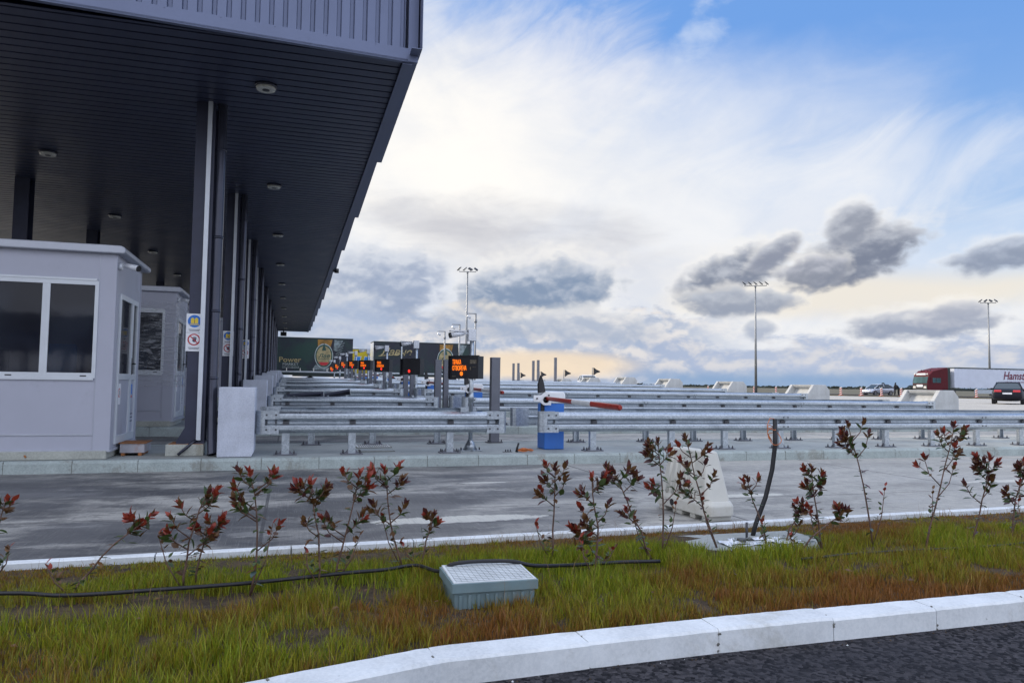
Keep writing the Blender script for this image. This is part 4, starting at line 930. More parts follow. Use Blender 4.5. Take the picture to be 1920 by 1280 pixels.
# junction box
t=thing('junction_box',(.94,3.50,.085),'grey green plastic junction box with pale gridded lid standing in the grass','junction box',rz=R(-1))
mb=MB('box_green'); mb.prism([(-.185,0),(.185,0),(.195,.15),(-.195,.15)],-.15,.15,'y')
for i in range(9): mb.box(-.17+i*.042,-.155+i*.042,-.158,-.15,.0,.10)
for i in range(6): mb.box(.188,.198,-.13+i*.05,-.115+i*.05,.0,.10)
mb.box(-.205,.205,-.165,-.15,.11,.155); mb.box(-.205,.205,.15,.165,.11,.155); mb.box(-.205,-.19,-.15,.15,.11,.155); mb.box(.19,.205,-.15,.15,.11,.155); mb.build('box',t,bevel=.003)
mb=MB(['lid_grey','lid_line']); M=Matrix.Rotation(R(1.2),4,'X'); mb.box(-.196,.196,-.156,.156,.150,.162,0,M)
for i in range(15): mb.box(-.182+i*.026,-.180+i*.026,-.145,.145,.162,.1635,1,M)
for i in range(11): mb.box(-.185,.185,-.14+i*.028,-.138+i*.028,.1622,.1637,1,M)
mb.build('lid',t,bevel=.002)
# plastic barrier
t=thing('water_barrier',(3.53,6.0,0),'white plastic water filled barrier with ribbed sides on the near lane','barrier',rz=R(-86))
mb=MB('plastic_white')
def rrect(l,w,r,n=4):
    o=[]
    for cx,cy,a0 in ((l-r,w-r,0),(-l+r,w-r,90),(-l+r,-w+r,180),(l-r,-w+r,270)):
        for q in range(n+1): a=R(a0+90*q/n); o.append((cx+math.cos(a)*r,cy+math.sin(a)*r))
    return o
def loft(mb,secs,mi=0):
    n=len(secs[0][1]); vs=[(x,y,z) for z,pl in secs for x,y in pl]
    mb.add(vs,[(i*n+j,i*n+(j+1)%n,(i+1)*n+(j+1)%n,(i+1)*n+j) for i in range(len(secs)-1) for j in range(n)],mi,False)
    o=len(mb.v)-len(vs)
    mb.f.append(tuple(o+j for j in reversed(range(n)))); mb.m.append(mi); mb.sm.append(False)
    mb.f.append(tuple(o+(len(secs)-1)*n+j for j in range(n))); mb.m.append(mi); mb.sm.append(False)
loft(mb,[(.045,rrect(.42,.15,.07)),(.13,rrect(.42,.15,.07)),(.155,rrect(.405,.138,.065)),(.17,rrect(.395,.125,.06))])
loft(mb,[(.165,rrect(.38,.125,.04)),(.54,rrect(.285,.075,.03)),(.575,rrect(.275,.068,.03)),(.585,rrect(.255,.05,.02))])
for (a,c) in ((-.38,-.27),(-.15,.0),(.12,.20),(.30,.38)):
    mb.box(a,c,-.125,.125,0,.045)
mb.build('body',t,bevel=.008)
for i in range(5):
    x_=-.24+i*.095
    for s_ in (-1,1): mb=MB('plastic_white'); mb.tube([(x_,s_*.122,.17),(x_*.85,s_*.078,.50)],[.024,.016],6,0); mb.build('rib',t)
mb=MB('rubber_black'); mb.tube([(-.12,-.155,.095),(-.12,-.145,.095)],.03,16); mb.build('drain_plug',t)
# slab with foil, black conduit with orange cable
t=thing('manhole_slab',(2.98,4.30,.112),'broken pale concrete slab with torn white foil at the foot of the black conduit','slab')
mb=MB('island_concrete'); mb.prism([(-.50,-.10),(-.30,-.24),(.30,-.28),(.50,.02),(.45,.25),(-.42,.26)],-.03,.022,'z'); mb.build('slab',t,bevel=.006)
mb=MB('foil'); ns=16; vs=[(-.28+.56*i/ns,-.16+.20*j/8,.028+.035*max(0,noise.noise(Vector((i*.7,j*.9,5))))) for j in range(9) for i in range(ns+1)]
mb.add(vs,[(j*(ns+1)+i,j*(ns+1)+i+1,(j+1)*(ns+1)+i+1,(j+1)*(ns+1)+i) for j in range(8) for i in range(ns) if noise.noise(Vector((i*.31,j*.5,1)))>-.18]); mb.build('foil',t)
mb=MB('bolt_dark'); mb.tube([(-.12,-.04,.02),(-.12,-.04,.05)],.030,10); mb.tube([(-.04,.02,.02),(-.04,.02,.14)],.008,6); mb.build('bolt_stub',t)
t=thing('cable_conduit',(3.07,4.45,.13),'curved black conduit pipe rising from the slab with orange cable at its top','conduit')
ctl=[(0,0,-.02),(.03,.0,.08),(.11,.0,.26),(.165,.0,.45),(.19,0,.62),(.19,0,.80)]
mb=MB('hdpe_black'); mb.tube(ctl,.0155,12); mb.build('pipe',t)
pts=[]
for i in range(46):
    a=i*.36; rr=.035+.012*math.sin(i*.5); zz=.70-.055*math.sin(i*.16)
    pts.append((.175+math.cos(a)*rr-.012*math.cos(i*.2),math.sin(a)*rr*.8,zz+math.sin(a*1.0)*.03))
pts+= [(.13,.0,.70),(.12,-.01,.76),(.15,0,.805),(.185,0,.80)]
mb=MB('cable_orange'); mb.tube(pts,.0028,5); mb.build('cable',t)

# litter: dead leaves by the hose and crumbs of soil and stone along the kerbs
mb=MB(['leaf_bronze','lid_grey','soil','curtain_yellow'])
rl=random.Random(5)
for i in range(70):
    x_=rl.uniform(-2.2,6); y_=rl.uniform(3.4,4.5) if rl.random()<.6 else rl.uniform(2.9,3.5); a=rl.uniform(0,6.28); L=rl.uniform(.02,.05); z_=.14+rl.uniform(0,.035)
    d_=Vector((math.cos(a),math.sin(a),rl.uniform(-.2,.3))).normalized()*L; n_=Vector((-d_.y,d_.x,L*.2)).normalized()*L*.24; p=Vector((x_,y_,z_))
    mb.add([p,p+d_*.4-n_,p+d_,p+d_*.5+n_+Vector((0,0,L*.12))],[(0,1,2),(0,2,3)],0)
tag(mb.build('leaf_litter'),'scattered dead leaves on the grass strip','leaf litter',None,'stuff')
mb=MB(['soil','lid_grey'])
for i in range(900):
    if rl.random()<.55: q=rl.uniform(0,len(KB)-30.); a_=int(q); f_=q-a_; x_=KB[a_][0]*(1-f_)+KB[a_+1][0]*f_; y_=KB[a_][1]*(1-f_)+KB[a_+1][1]*f_-.145-abs(rl.gauss(0,.03)); z_=.053
    else: x_=rl.uniform(-4,8); y_=far(x_)+.17+abs(rl.gauss(0,.05)); z_=.001
    r_=rl.uniform(.0015,.006); c=Vector((x_,y_,z_+r_*.5))
    o_=[c+Vector((math.cos(t+i)*r_,math.sin(t+i)*r_,-r_*.5)) for t in (0,1.6,3.1,4.7)]+[c+Vector((0,0,r_*.6))]
    mb.add(o_,[(0,1,4),(1,2,4),(2,3,4),(3,0,4)],0 if rl.random()<.92 else 1)
tag(mb.build('grit'),'crumbs of soil and grit lying against the kerbs','grit',None,'stuff')
# the coach standing behind the viewpoint, mirrored in the booth windows
t=thing('parked_coach',(-15.5,-7.5,0),'dark coach standing across the road, seen mirrored in the booth windows','coach')
mb=MB(['trim_dark','booth_frame']); L=12.5
mb.box(0,L,-2.4,0,.35,1.35); mb.box(0,L,-2.4,0,2.75,3.3); mb.box(0,L,-2.4,-2.3,2.0,2.75)
xs_=[0,.7,2.5,4.4,6.3,8.2,10.1,11.9,12.4]
for x_ in xs_: mb.box(x_,x_+.14,-.1,0,1.35,2.75); mb.box(x_,x_+.14,-2.4,-2.3,1.35,2.75)
mb.box(.1,L-.1,-.004,.006,1.02,1.06,1); mb.build('body',t,bevel=.03)
for x_ in (2.3,9.6):
    
    for yy_ in (-.2,-2.2): w=MB(['tyre','rim']); wheel(w,x_,yy_,.5,.3); w.build('wheel',t)

# ------------------------------------------------------------------ seedlings
def leaf(mb,p,d,up,L,mi):
    d=d.normalized(); s=d.cross(up)
    if s.length<.05: s=d.cross(Vector((1,.3,0)))
    s.normalize(); n=s.cross(d).normalized(); w=L*.25
    c=[p,p+d*L*.3-s*w+n*L*.03,p+d*L*.65-s*w*.85+n*L*.02,p+d*L-n*L*.10,p+d*L*.65+s*w*.85+n*L*.02,p+d*L*.3+s*w+n*L*.03,p+d*L*.33-n*L*.03,p+d*L*.66-n*L*.045]
    mb.add(c,[(0,6,1),(1,6,7,2),(2,7,3),(0,5,6),(5,4,7,6),(4,3,7)],mi,True)
def seedling(bx,by,tx,tz,label,rnd,dark):
    h=tz-.13; t=thing('red_tip_seedling',(bx,by,.125),label,'shrub','young red tipped shrubs planted in the grass strip')
    mats=['leaf_red','leaf_bronze','leaf_green','leaf_dark','leaf_blue']; fo=MB(mats); st=MB('stem_bark')
    lx=tx-bx; n=7; pts=[]; ox=rnd.uniform(-.04,.04); oy=rnd.uniform(-.05,.05)
    for i in range(n):
        f=i/(n-1); bend=math.sin(f*PI)*ox; pts.append(Vector((lx*f**1.25+bend+rnd.gauss(0,.004),oy*f+rnd.gauss(0,.005),h*.93*f-(h*.05*f*(abs(lx)>.25)))))
    st.tube(pts,[.0062-.0036*i/(n-1) for i in range(n)],6)
    def along(P,f): 
        u=f*(len(P)-1); a=min(int(u),len(P)-2); return P[a].lerp(P[a+1],u-a)
    tips=[(pts[-1],(pts[-1]-pts[-2]).normalized())]
    nb=rnd.randint(5,7) if h>.5 else rnd.randint(2,3)
    for b_ in range(nb):
        f=rnd.uniform(.32,.88) if b_<nb-2 else rnd.uniform(.7,.9); p=along(pts,f); a=(b_*2.4+rnd.uniform(-.5,.5)); L=(1-f*.55)*h*rnd.uniform(.28,.42)
        sidex=1 if b_%2 else -1
        e=p+Vector((sidex*L*.62,math.sin(a)*L*.3,L*.72)); mid=p.lerp(e,.5)+Vector((sidex*L*.10,0,-L*.05))
        st.tube([p,mid,e],[.0038,.003,.002],5); tips.append((e,(e-mid).normalized()))
        if rnd.random()<.5:
            e2=mid+Vector((sidex*L*.32,rnd.uniform(-.1,.1)*L,L*.22)); st.tube([mid,e2],[.002,.0012],5); tips.append((e2,(e2-mid).normalized()))
        for q in range(rnd.randint(1,2)):
            pp_=p.lerp(e,rnd.uniform(.35,.85)); ang_=rnd.uniform(0,2*PI)
            leaf(fo,pp_,Vector((math.cos(ang_),math.sin(ang_),rnd.uniform(-.1,.6))),Vector((0,0,1)),rnd.uniform(.038,.058),2 if rnd.random()<.6 else 1)
    for (p,d) in tips:
        u=d.cross(Vector((0,1,.1))).normalized(); v_=d.cross(u); ph=rnd.uniform(0,6); red=rnd.random()<(.75 if dark<.2 else .4)
        for ring,(back,nn,spr,l0,l1) in enumerate(((0,4,.40,.034,.052),(.022,3,.85,.040,.062),(.058,3,1.2,.042,.066),(.105,2,1.5,.042,.066))):
            if ring>=2 and rnd.random()<.25: continue
            for q in range(nn):
                a=ph+ring*.9+q*2*PI/nn+rnd.uniform(-.35,.35); dd=d*1.0+(u*math.cos(a)+v_*math.sin(a))*spr*rnd.uniform(.7,1.3)-Vector((0,0,.12*ring))
                rr=rnd.random()
                if ring==0: mi=0 if red and rr<.85 else (3 if rr<.5+dark*.5 else 1)
                elif ring==1: mi=(0 if red else 1) if rr<.40 else (1 if rr<.8 else (3 if dark>.3 else 2))
                else: mi=2 if rr<.55 else (3 if rr<.55+dark*.4 else 1)
                leaf(fo,p-d*(back+.006*q),dd,d,rnd.uniform(l0,l1),mi)
    for q in range(int(7+h*22)):
        p=along(pts,rnd.uniform(.10,.80)); a=rnd.uniform(0,2*PI)
        leaf(fo,p,Vector((math.cos(a),math.sin(a)*.8,rnd.uniform(-.45,.5))),Vector((0,0,1)),rnd.uniform(.034,.060),rnd.choice([2,2,2,1,3 if dark>.3 else 1,4 if p.z<h*.35 else 2]))
    if rnd.random()<.8:      # a second short shoot from the root
        sgn=rnd.choice([-1,1]); e=Vector((sgn*rnd.uniform(.06,.13),rnd.uniform(-.04,.04),h*rnd.uniform(.35,.55))); m3=e*.5+Vector((sgn*.02,0,0))
        st.tube([(0,0,0),m3,e],[.004,.003,.0018],6)
        for q in range(9):
            f=.35+.65*q/8; p=e*f; a=q*2.4; leaf(fo,p,Vector((math.cos(a),math.sin(a),.5+f*.8)),Vector((0,0,1)),rnd.uniform(.03,.05),(0 if rnd.random()<.6 else 1) if q>5 else rnd.choice([1,2,2]))
    st.build('stem',t); fo.build('foliage',t)
PL=[(-1.4, 4.38, -1.36, 0.556),(-0.94, 3.94, -0.62, 0.547),(-0.46, 3.93, -0.37, 0.644),(-0.41, 4.04, -0.31, 0.482),(-0.15, 3.79, -0.17, 0.767),(0.17, 3.85, 0.11, 0.688),(0.25, 3.91, 0.36, 0.719),(0.62, 4.06, 0.51, 0.729),(0.73, 4.13, 0.8, 0.433),(1.48, 4.08, 1.49, 0.723),(1.58, 3.69, 1.57, 0.698),(1.66, 3.86, 1.51, 0.388),(2.05, 3.95, 1.79, 0.741),(2.19, 4.09, 2.18, 0.864),(2.62, 4.17, 2.41, 0.887),(2.97, 4.14, 2.83, 0.602),(3.25, 3.97, 3.21, 0.681),(3.17, 4.23, 3.29, 0.412),(3.68, 4.01, 3.53, 0.983),(3.96, 3.86, 4.23, 1.036),(4.39, 3.91, 4.51, 0.755),(4.79, 3.96, 4.88, 0.713),(3.07, 3.95, 3.41, 0.43)]
LAB=['red tipped seedling cut by the left edge of the photo','leaning seedling bowed far to the right, second from the left','red tipped seedling with a tall upright head left of the pair at the hose','short bushy seedling just right of the upright one on the left','tall seedling with one red tip standing before the island kerb on the left','red tipped seedling with a flat topped head above the lane joint','slim seedling leaning right, just right of the flat topped one','tall dark stemmed seedling just left of the junction box','short seedling left of the junction box, beside the taller one','broad green leaved seedling right of the junction box','straight thin stemmed seedling with a dense red head right of the junction box','tiny seedling at the foot of the straight thin stemmed one','long seedling leaning left with two red heads, left of the white barrier','tall straight slim seedling close to the left side of the white barrier','tall dark seedling in front of the white barrier','seedling with red leaves touching the black conduit','bushy seedling right of the black conduit','small low seedling leaning right, right of the slab','tall forked seedling crossing the guardrail right of the conduit','tallest seedling, rising above the guardrail beside the nearest crash cushion','leafy seedling second from the right edge','seedling at the right edge of the photo','low spreading seedling between the conduit and the tall forked one']
for i,(p,lab) in enumerate(zip(PL,LAB)):
    seedling(*p,lab,random.Random(100+i*7),0.0 if p[0]<0 else min(.75,.12+.13*p[0]))

# ------------------------------------------------------------------ grass
rng=np.random.default_rng(3)
def blades(n,xa,xb,seg=2):
    x=rng.uniform(xa,xb,n); u=rng.uniform(0,1,n); y0=np.interp(x,kbx,kby)+.02; y1=np.where(x<6,4.62+.035*x,4.83)+.03
    y=y0+(y1-y0)*u; return x,y,u
def fbm(x,y,s,o=0):
    return np.array([noise.fractal(Vector((a*s,b_*s,o)),1,2,3) for a,b_ in zip(x,y)])
xx=[];yy=[];uu=[]
for n,a,c in ((42000,-4.1,-1.6),(120000,-1.6,2.2),(86000,2.2,5.2),(24000,5.2,10),(12000,10,25)):
    x,y,u=blades(n,a,c); xx.append(x);yy.append(y);uu.append(u)
x=np.concatenate(xx);y=np.concatenate(yy);u=np.concatenate(uu)
f1=fbm(x,y,1.1); f2=fbm(x,y,3.5,7); 
bare=(f2+.35*f1<-.52)|(((np.abs(y-3.70+.05*np.sin(x*3))<.16)&(x<1.1)&(f2<.2)))
slab=((np.abs(x-2.98)<.46)&(np.abs(y-4.3)<.25))|((np.abs(x-.94)<.19)&(np.abs(y-3.50)<.15))
keep=~(bare&(rng.uniform(0,1,len(x))<.93))&~slab&~((np.abs(y-np.interp(x,[p[0] for p in hp]+[.74,1.22,1.5,2.06],[p[1] for p in hp]+[3.7,3.62,3.8,3.8])+.045)<.055)&(x<2.06)&(rng.uniform(0,1,len(x))<.8))
f3=fbm(x,y,11,21); keep&=(f3>-.22)|(rng.uniform(0,1,len(x))<.30)
x,y,u,f1,f2,f3=[a[keep] for a in (x,y,u,f1,f2,f3)]; n=len(x)
# green lush patches against brown, shorter dry grass near the road kerb
dry=np.clip(.20+.85*f1+np.clip(.36-u,-.2,1)*2.0*sstep(-.4,.8,x)+.06*np.clip(x,-2,3)+.55*sstep(.70,.9,u)*sstep(.6,1.6,x)+.28*sstep(.75,.95,u)+.35*sstep(.15,.5,f3+.4*f2)+rng.normal(0,.2,n),0,1)
h=(.062-.026*dry+.035*f2+.03*f3)*rng.uniform(.35,1.5,n)*(1-.62*sstep(.62,.92,u))*np.where(x>6,1.2,1); h=np.clip(h,.018,.15)
tall=rng.uniform(0,1,n)<.006+.035*((u>.80)&(x>.6)); h=np.where(tall,h*1.9+.04,h)
w=np.where(tall,.0011,.0019)*rng.uniform(.7,1.3,n)*np.where(x>5,1.6,1)
ang=rng.uniform(0,2*PI,n); lean=rng.uniform(.05,.55,n)*h; la=rng.uniform(0,2*PI,n)
zb=np.full(n,.112)
dx,dy=np.cos(ang)*w,np.sin(ang)*w; ox,oy=np.cos(la)*lean,np.sin(la)*lean
V_=np.empty((n,5,3))
V_[:,0]=np.stack([x-dx,y-dy,zb],1);V_[:,1]=np.stack([x+dx,y+dy,zb],1)
V_[:,2]=np.stack([x+ox*.35+dx*.8,y+oy*.35+dy*.8,zb+h*.55],1);V_[:,3]=np.stack([x+ox*.35-dx*.8,y+oy*.35-dy*.8,zb+h*.55],1)
V_[:,4]=np.stack([x+ox,y+oy,zb+h],1)
me=bpy.data.meshes.new('grass'); me.vertices.add(n*5); me.vertices.foreach_set('co',V_.ravel())
idx=np.arange(n)[:,None]*5; lv=np.concatenate([idx+np.array([[0,1,2,3]]),idx+np.array([[3,2,4]])],1)
me.loops.add(n*7); me.loops.foreach_set('vertex_index',lv.ravel().astype(np.int32)); me.polygons.add(n*2)
ls=np.empty((n,2),np.int32); ls[:,0]=np.arange(n)*7; ls[:,1]=ls[:,0]+4; me.polygons.foreach_set('loop_start',ls.ravel())
me.polygons.foreach_set('loop_total',np.tile([4,3],n).astype(np.int32)); me.update(calc_edges=True)
gc=np.array([.155,.25,.010]); gy=np.array([.34,.33,.018]); br=np.array([.27,.115,.026])
r=rng.uniform(0,1,(n,1)); green=gc*(1-r)+gy*r; c=green*(1-dry[:,None])+br*dry[:,None]; c*=rng.uniform(.55,1.35,(n,1)); c=np.where(tall[:,None],np.array([[.26,.15,.06]]),c)
at_=me.attributes.new('tint','FLOAT_COLOR','POINT'); ca=np.ones((n,5,4)); ca[:,:,:3]=c[:,None,:]; at_.data.foreach_set('color',ca.ravel())
me.materials.append(MATS['grass_blade']); go=bpy.data.objects.new('grass',me); COL.objects.link(go); tag(go,'green and rust brown young grass in the planting strip','grass',None,'stuff')
#@SKY
# ------------------------------------------------------------------ sky
w=bpy.data.worlds.new('World'); scene.world=w; w.use_nodes=True; nt=w.node_tree; nt.nodes.clear()
SUN_AZ=R(-38); SUN_EL=R(24)
out=nt.nodes.new('ShaderNodeOutputWorld'); sky=nt.nodes.new('ShaderNodeTexSky'); sky.sky_type='NISHITA'; sky.sun_disc=False
sky.sun_elevation=SUN_EL; sky.sun_rotation=SUN_AZ; sky.air_density=1.0; sky.dust_density=.6; sky.ozone_density=2.0
bg0=nt.nodes.new('ShaderNodeBackground'); nt.links.new(sky.outputs[0],bg0.inputs[0]); bg0.inputs[1].default_value=.11
tc=nt.nodes.new('ShaderNodeTexCoord'); sep=nt.nodes.new('ShaderNodeSeparateXYZ'); nt.links.new(tc.outputs['Generated'],sep.inputs[0])
m_=lambda op,a,b_=None,c=None,clamp=False: math_(nt,op,a,b_,c,clamp)
DEG=180/PI
az=m_('MULTIPLY',m_('ARCTAN2',sep.outputs[0],sep.outputs[1]),DEG); el=m_('MULTIPLY',m_('ARCSINE',sep.outputs[2]),DEG)
def comb(a,b_,c=0):
    n=nt.nodes.new('ShaderNodeCombineXYZ')
    for i,v_ in enumerate((a,b_,c)):
        if isinstance(v_,bpy.types.NodeSocket): nt.links.new(v_,n.inputs[i])
        else: n.inputs[i].default_value=v_
    return n.outputs[0]
P1=comb(m_('MULTIPLY',az,.11),m_('MULTIPLY',el,.20),0)
nA=noise_(nt,P1,1.0,9,.58,.35)                      # broad cloud texture
P2=comb(m_('MULTIPLY',az,.42),m_('MULTIPLY',el,.70),3.1)
nB=noise_(nt,P2,1.0,9,.53,.25)                     # billows
nB2=noise_(nt,comb(m_('MULTIPLY',az,.42),m_('MULTIPLY_ADD',el,.70,.42),3.1),1.0,6,.53,.25)   # the same, a little higher: for top light
# wind-drawn streaks from lower left to upper right
ca_,sa_=math.cos(R(28)),math.sin(R(28))
us=m_('ADD',m_('MULTIPLY',az,ca_),m_('MULTIPLY',el,sa_)); vs_=m_('SUBTRACT',m_('MULTIPLY',el,ca_),m_('MULTIPLY',az,sa_))
nS=noise_(nt,comb(m_('MULTIPLY',us,.11),m_('MULTIPLY',vs_,.26),7),1.0,10,.60,.9)
def vor_(vec,sc,det):
    n=nt.nodes.new('ShaderNodeTexVoronoi'); n.feature='F1'; n.normalize=True; nt.links.new(vec,n.inputs['Vector']); n.inputs['Scale'].default_value=sc
    n.inputs['Detail'].default_value=det; n.inputs['Roughness'].default_value=.5; return n.outputs['Distance']
def puffy(off):
    base=comb(m_('MULTIPLY',az,.42),m_('MULTIPLY_ADD',el,.62,off),3.1); wn=nt.nodes.new('ShaderNodeTexNoise'); nt.links.new(base,wn.inputs['Vector']); wn.inputs['Scale'].default_value=1.6; wn.inputs['Detail'].default_value=4
    vm=nt.nodes.new('ShaderNodeVectorMath'); vm.operation='MULTIPLY_ADD'; nt.links.new(wn.outputs['Color'],vm.inputs[0]); vm.inputs[1].default_value=(.55,.55,.55); nt.links.new(base,vm.inputs[2])
    return m_('SUBTRACT',1.0,m_('MULTIPLY',vor_(vm.outputs[0],1.9,1.0),1.0))
V1=puffy(0); V2=puffy(.22)
nP=m_('ADD',m_('MULTIPLY',nB,.55),m_('MULTIPLY',V1,.42))
def blob(a0,e0,ra,re,rot,amp,lo=.15,hi=.75,tex=nB):
    dx=m_('SUBTRACT',az,a0); dy=m_('SUBTRACT',el,e0); c,s_=math.cos(R(rot)),math.sin(R(rot))
    xr=m_('DIVIDE',m_('ADD',m_('MULTIPLY',dx,c),m_('MULTIPLY',dy,s_)),ra); yr=m_('DIVIDE',m_('SUBTRACT',m_('MULTIPLY',dy,c),m_('MULTIPLY',dx,s_)),re)
    # flat base: squeeze the lower half
    r2=m_('ADD',m_('MULTIPLY',xr,xr),m_('MULTIPLY',yr,yr)); val=m_('SUBTRACT',1,r2)
    val=m_('ADD',val,m_('MULTIPLY',m_('SUBTRACT',tex,.5),amp)); return ramp(nt,val,lo,hi),yr
col=None
# blue sky takes the Nishita colour, then clouds are laid over it in order
shader=bg0.outputs[0]
def lay(fac,color,strength=.86):
    global shader
    bg=nt.nodes.new('ShaderNodeBackground'); bg.inputs[1].default_value=strength
    if isinstance(color,bpy.types.NodeSocket): nt.links.new(color,bg.inputs[0])
    else: bg.inputs[0].default_value=(*color,1)
    mx=nt.nodes.new('ShaderNodeMixShader'); 
    if isinstance(fac,bpy.types.NodeSocket): nt.links.new(fac,mx.inputs[0])
    else: mx.inputs[0].default_value=fac
    nt.links.new(shader,mx.inputs[1]); nt.links.new(bg.outputs[0],mx.inputs[2]); shader=mx.outputs[0]
# clear blue tone of the upper right, paler lower
blue=mixcol(nt,ramp(nt,el,3,26),(.46,.66,.92),(.17,.38,.84))
lay(.85,blue)
# white high veil left of the diagonal
diag=m_('ADD',m_('MULTIPLY',m_('SUBTRACT',az,31),-.052),m_('MULTIPLY',m_('SUBTRACT',17,el),.115))
veil=m_('ADD',diag,m_('MULTIPLY_ADD',nS,1.7,-.85)); veil=m_('ADD',veil,.55)
veilm=ramp(nt,veil,-.45,1.25)
vcol=mixcol(nt,ramp(nt,nA,.36,.66),(.74,.77,.84),(.92,.91,.90))
lay(m_('MULTIPLY',veilm,.96),vcol)
# second wisp reaching right
w1,_=blob(40,13.5,19,4.2,9,1.6,-.1,1.1,nS); lay(m_('MULTIPLY',w1,.55),(.84,.87,.93))
wc,_=blob(25,16.5,24,7.5,8,1.3,-.3,1.2,nA); lay(m_('MULTIPLY',wc,.62),(.90,.91,.93))
w2,_=blob(20,24,10,6,30,2.6,.1,1.4,nS); lay(m_('MULTIPLY',w2,.55),(.72,.76,.88))
w3,_=blob(31,25.5,4,2.0,55,2.6,.2,1.3,nB); lay(m_('MULTIPLY',w3,.6),(.62,.72,.90))
# bright core near the hidden sun
nL0=noise_(nt,comb(m_('MULTIPLY',az,.13),m_('MULTIPLY',el,.42),19),1.0,9,.55,.3)
core,_=blob(10,17,17,9,10,1.3,-.2,1.3,nA); lay(m_('MULTIPLY',core,.9),(1.02,.99,.94))
# soft grey underside band
gv,_=blob(15.5,11.6,13,3.0,-5,2.6,-.3,1.5,nL0); lay(m_('MULTIPLY',gv,.8),(.52,.53,.59))
gv2,_=blob(24,8.6,16,2.8,-3,1.6,-.1,1.2,nA); lay(m_('MULTIPLY',gv2,.35),(.80,.79,.80))
# cream band low on the right and warm glow at the horizon
cb1,_=blob(42,6.6,16,1.9,1,1.2,-.1,.9,nA); lay(m_('MULTIPLY',cb1,.85),(.86,.80,.70))
lb,_=blob(50,9.5,10,2.6,4,1.0,-.1,.9,nA); lay(m_('MULTIPLY',lb,.45),(.52,.68,.92))
# grey blue cumulus bank, lit on top
lit=m_('SUBTRACT',nB,nB2)
lit=ramp(nt,lit,-.12,.17)
nL=noise_(nt,comb(m_('MULTIPLY',az,.22),m_('MULTIPLY',el,.55),11),1.0,9,.6,.3)
bank=m_('MULTIPLY',ramp(nt,m_('ADD',m_('SUBTRACT',5.9,el),m_('MULTIPLY_ADD',nL,9.0,-4.6)),-.3,.9),m_('SUBTRACT',1,m_('MULTIPLY',ramp(nt,az,26,46),.0)))
hb=m_('MULTIPLY',ramp(nt,az,24,40),m_('SUBTRACT',1,ramp(nt,el,3.6,5.4)))
bankL=m_('MULTIPLY',bank,m_('SUBTRACT',1,ramp(nt,az,27,37)))
bcol=mixcol(nt,lit,(.36,.44,.60),(.80,.76,.74)); lay(m_('MULTIPLY',bankL,.88),bcol)
bankR=m_('MULTIPLY',ramp(nt,m_('ADD',m_('SUBTRACT',3.6,el),m_('MULTIPLY_ADD',nL,4.5,-2.3)),-.2,.7),ramp(nt,az,22,32))
bcol2=mixcol(nt,lit,(.40,.48,.66),(.66,.66,.70)); lay(m_('MULTIPLY',bankR,.85),bcol2)
# warm strip, slate strip
ws,_=blob(19,1.5,8.5,1.35,0,.8,-.1,.8,nA); lay(m_('MULTIPLY',ws,.9),(.90,.74,.56))
ss=m_('MULTIPLY',m_('SUBTRACT',1,ramp(nt,m_('ADD',el,m_('MULTIPLY',nA,.8)),.9,2.0)),ramp(nt,az,23,31)); lay(m_('MULTIPLY',ss,.85),(.24,.38,.60))
litP=m_('SUBTRACT',nP,m_('ADD',m_('MULTIPLY',nB2,.55),m_('MULTIPLY',V2,.42))); litP=ramp(nt,litP,-.16,.20)
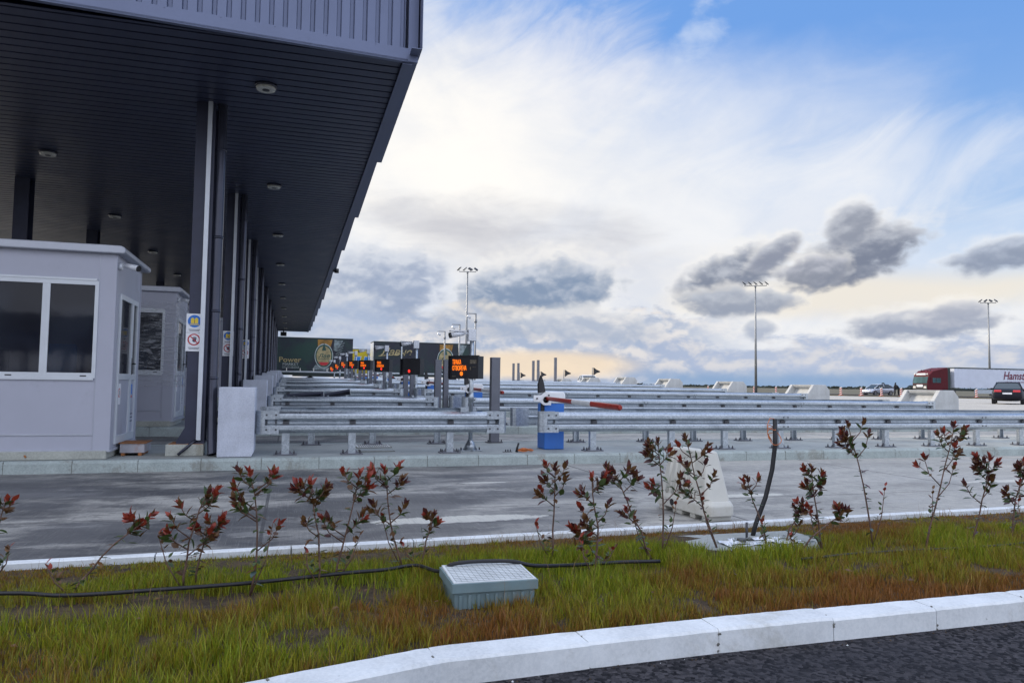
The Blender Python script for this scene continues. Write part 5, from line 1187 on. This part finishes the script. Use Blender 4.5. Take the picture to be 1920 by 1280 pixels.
# separate cumulus clouds
for (a0,e0,ra,re,rot,dk,lt,al) in (
    (6.5,7.6,4.6,2.4,8,(.30,.37,.52),(.66,.70,.78),.9),
    (2.5,5.0,5.0,1.8,0,(.42,.50,.66),(.66,.69,.75),.8),
    (18.6,7.5,5.6,1.9,5,(.21,.29,.43),(.62,.66,.74),.95),
    (15,5.0,6,1.2,0,(.40,.46,.58),(.85,.80,.74),.7),
    (23,4.6,4.5,1.0,-4,(.36,.43,.57),(.74,.74,.76),.75),
    (33.4,8.6,4.0,1.25,18,(.20,.235,.32),(.56,.59,.66),.96),(36.2,9.7,2.0,.75,32,(.24,.27,.36),(.56,.59,.66),.9),
    (33.6,6.3,3.6,.85,0,(.24,.29,.40),(.50,.54,.62),.85),
    (41.6,9.4,4.0,1.45,16,(.19,.22,.30),(.55,.58,.65),.97),(41.4,11.5,1.7,1.1,30,(.25,.28,.36),(.56,.59,.66),.9),(38.8,8.3,2.3,.9,10,(.20,.23,.31),(.5,.52,.6),.85),
    (50.8,8.9,3.4,.85,10,(.24,.29,.40),(.50,.56,.68),.9),
    (45.6,4.5,4.4,.85,3,(.29,.34,.46),(.60,.62,.68),.92),(47.5,5.1,2.0,.7,8,(.33,.37,.48),(.64,.65,.70),.8),
    (35.2,4.3,1.1,.7,0,(.36,.42,.55),(.56,.60,.68),.8),
    (70,9,9,3,0,(.26,.3,.4),(.6,.62,.68),.9),(-30,9,14,4,0,(.36,.4,.5),(.7,.7,.72),.8)):
    mk,yr=blob(a0,e0-re*.12,ra*1.12,re*1.25,rot,3.2,-.10,.80,nP)
    sh=m_('ADD',m_('MULTIPLY',litP,.40),m_('MULTIPLY',ramp(nt,m_('ADD',yr,m_('MULTIPLY_ADD',nB,1.6,-.8)),-.6,1.2),.60),clamp=True)
    if dk[0]<.40 and a0>15: lay(m_('MULTIPLY',blob(a0,e0+re*.22,ra*1.32,re*1.55,rot,3.4,.0,1.1,nP)[0],.6),(.93,.91,.88))
    lay(m_('MULTIPLY',mk,al),mixcol(nt,ramp(nt,sh,.12,1.0),dk,lt))
# broken cloud over the unseen dome behind and above, brightened to fill the scene
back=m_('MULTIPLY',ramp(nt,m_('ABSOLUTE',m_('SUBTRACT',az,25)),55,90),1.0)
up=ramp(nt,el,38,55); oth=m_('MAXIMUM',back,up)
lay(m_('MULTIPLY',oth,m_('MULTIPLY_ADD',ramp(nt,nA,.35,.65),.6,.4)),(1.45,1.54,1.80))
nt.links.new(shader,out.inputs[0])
w.cycles.sampling_method='MANUAL'; w.cycles.sample_map_resolution=512

sun=bpy.data.lights.new('sun','SUN'); sun.energy=3.2; sun.angle=R(14); sun.color=(1,.88,.72)
so=bpy.data.objects.new('sun',sun); COL.objects.link(so)
d=Vector((math.sin(SUN_AZ)*math.cos(SUN_EL),math.cos(SUN_AZ)*math.cos(SUN_EL),math.sin(SUN_EL)))
so.rotation_euler=d.to_track_quat('Z','Y').to_euler(); so.location=(0,0,30)

# ------------------------------------------------------------------ camera
F=1387.; yaw=math.atan(415/F); pitch=math.atan(79.1/F); roll=R(.8)
cam=bpy.data.cameras.new('camera'); cam.sensor_width=36; cam.lens=36*F/1920; cam.clip_end=9000; cam.clip_start=.05
co=bpy.data.objects.new('camera',cam); COL.objects.link(co); co.location=(0,0,1.15)
f=Vector((math.sin(yaw)*math.cos(pitch),math.cos(yaw)*math.cos(pitch),math.sin(pitch))); r=Vector((math.cos(yaw),-math.sin(yaw),0)); u=r.cross(f)
Rr=math.cos(roll)*r+math.sin(roll)*u; Uu=-math.sin(roll)*r+math.cos(roll)*u
co.rotation_euler=Matrix((Rr,Uu,-f)).transposed().to_euler(); scene.camera=co
scene.view_settings.view_transform='Standard'; scene.view_settings.look='None'; scene.view_settings.exposure=.25; scene.view_settings.gamma=1
scene.cycles.max_bounces=6; scene.cycles.transparent_max_bounces=6
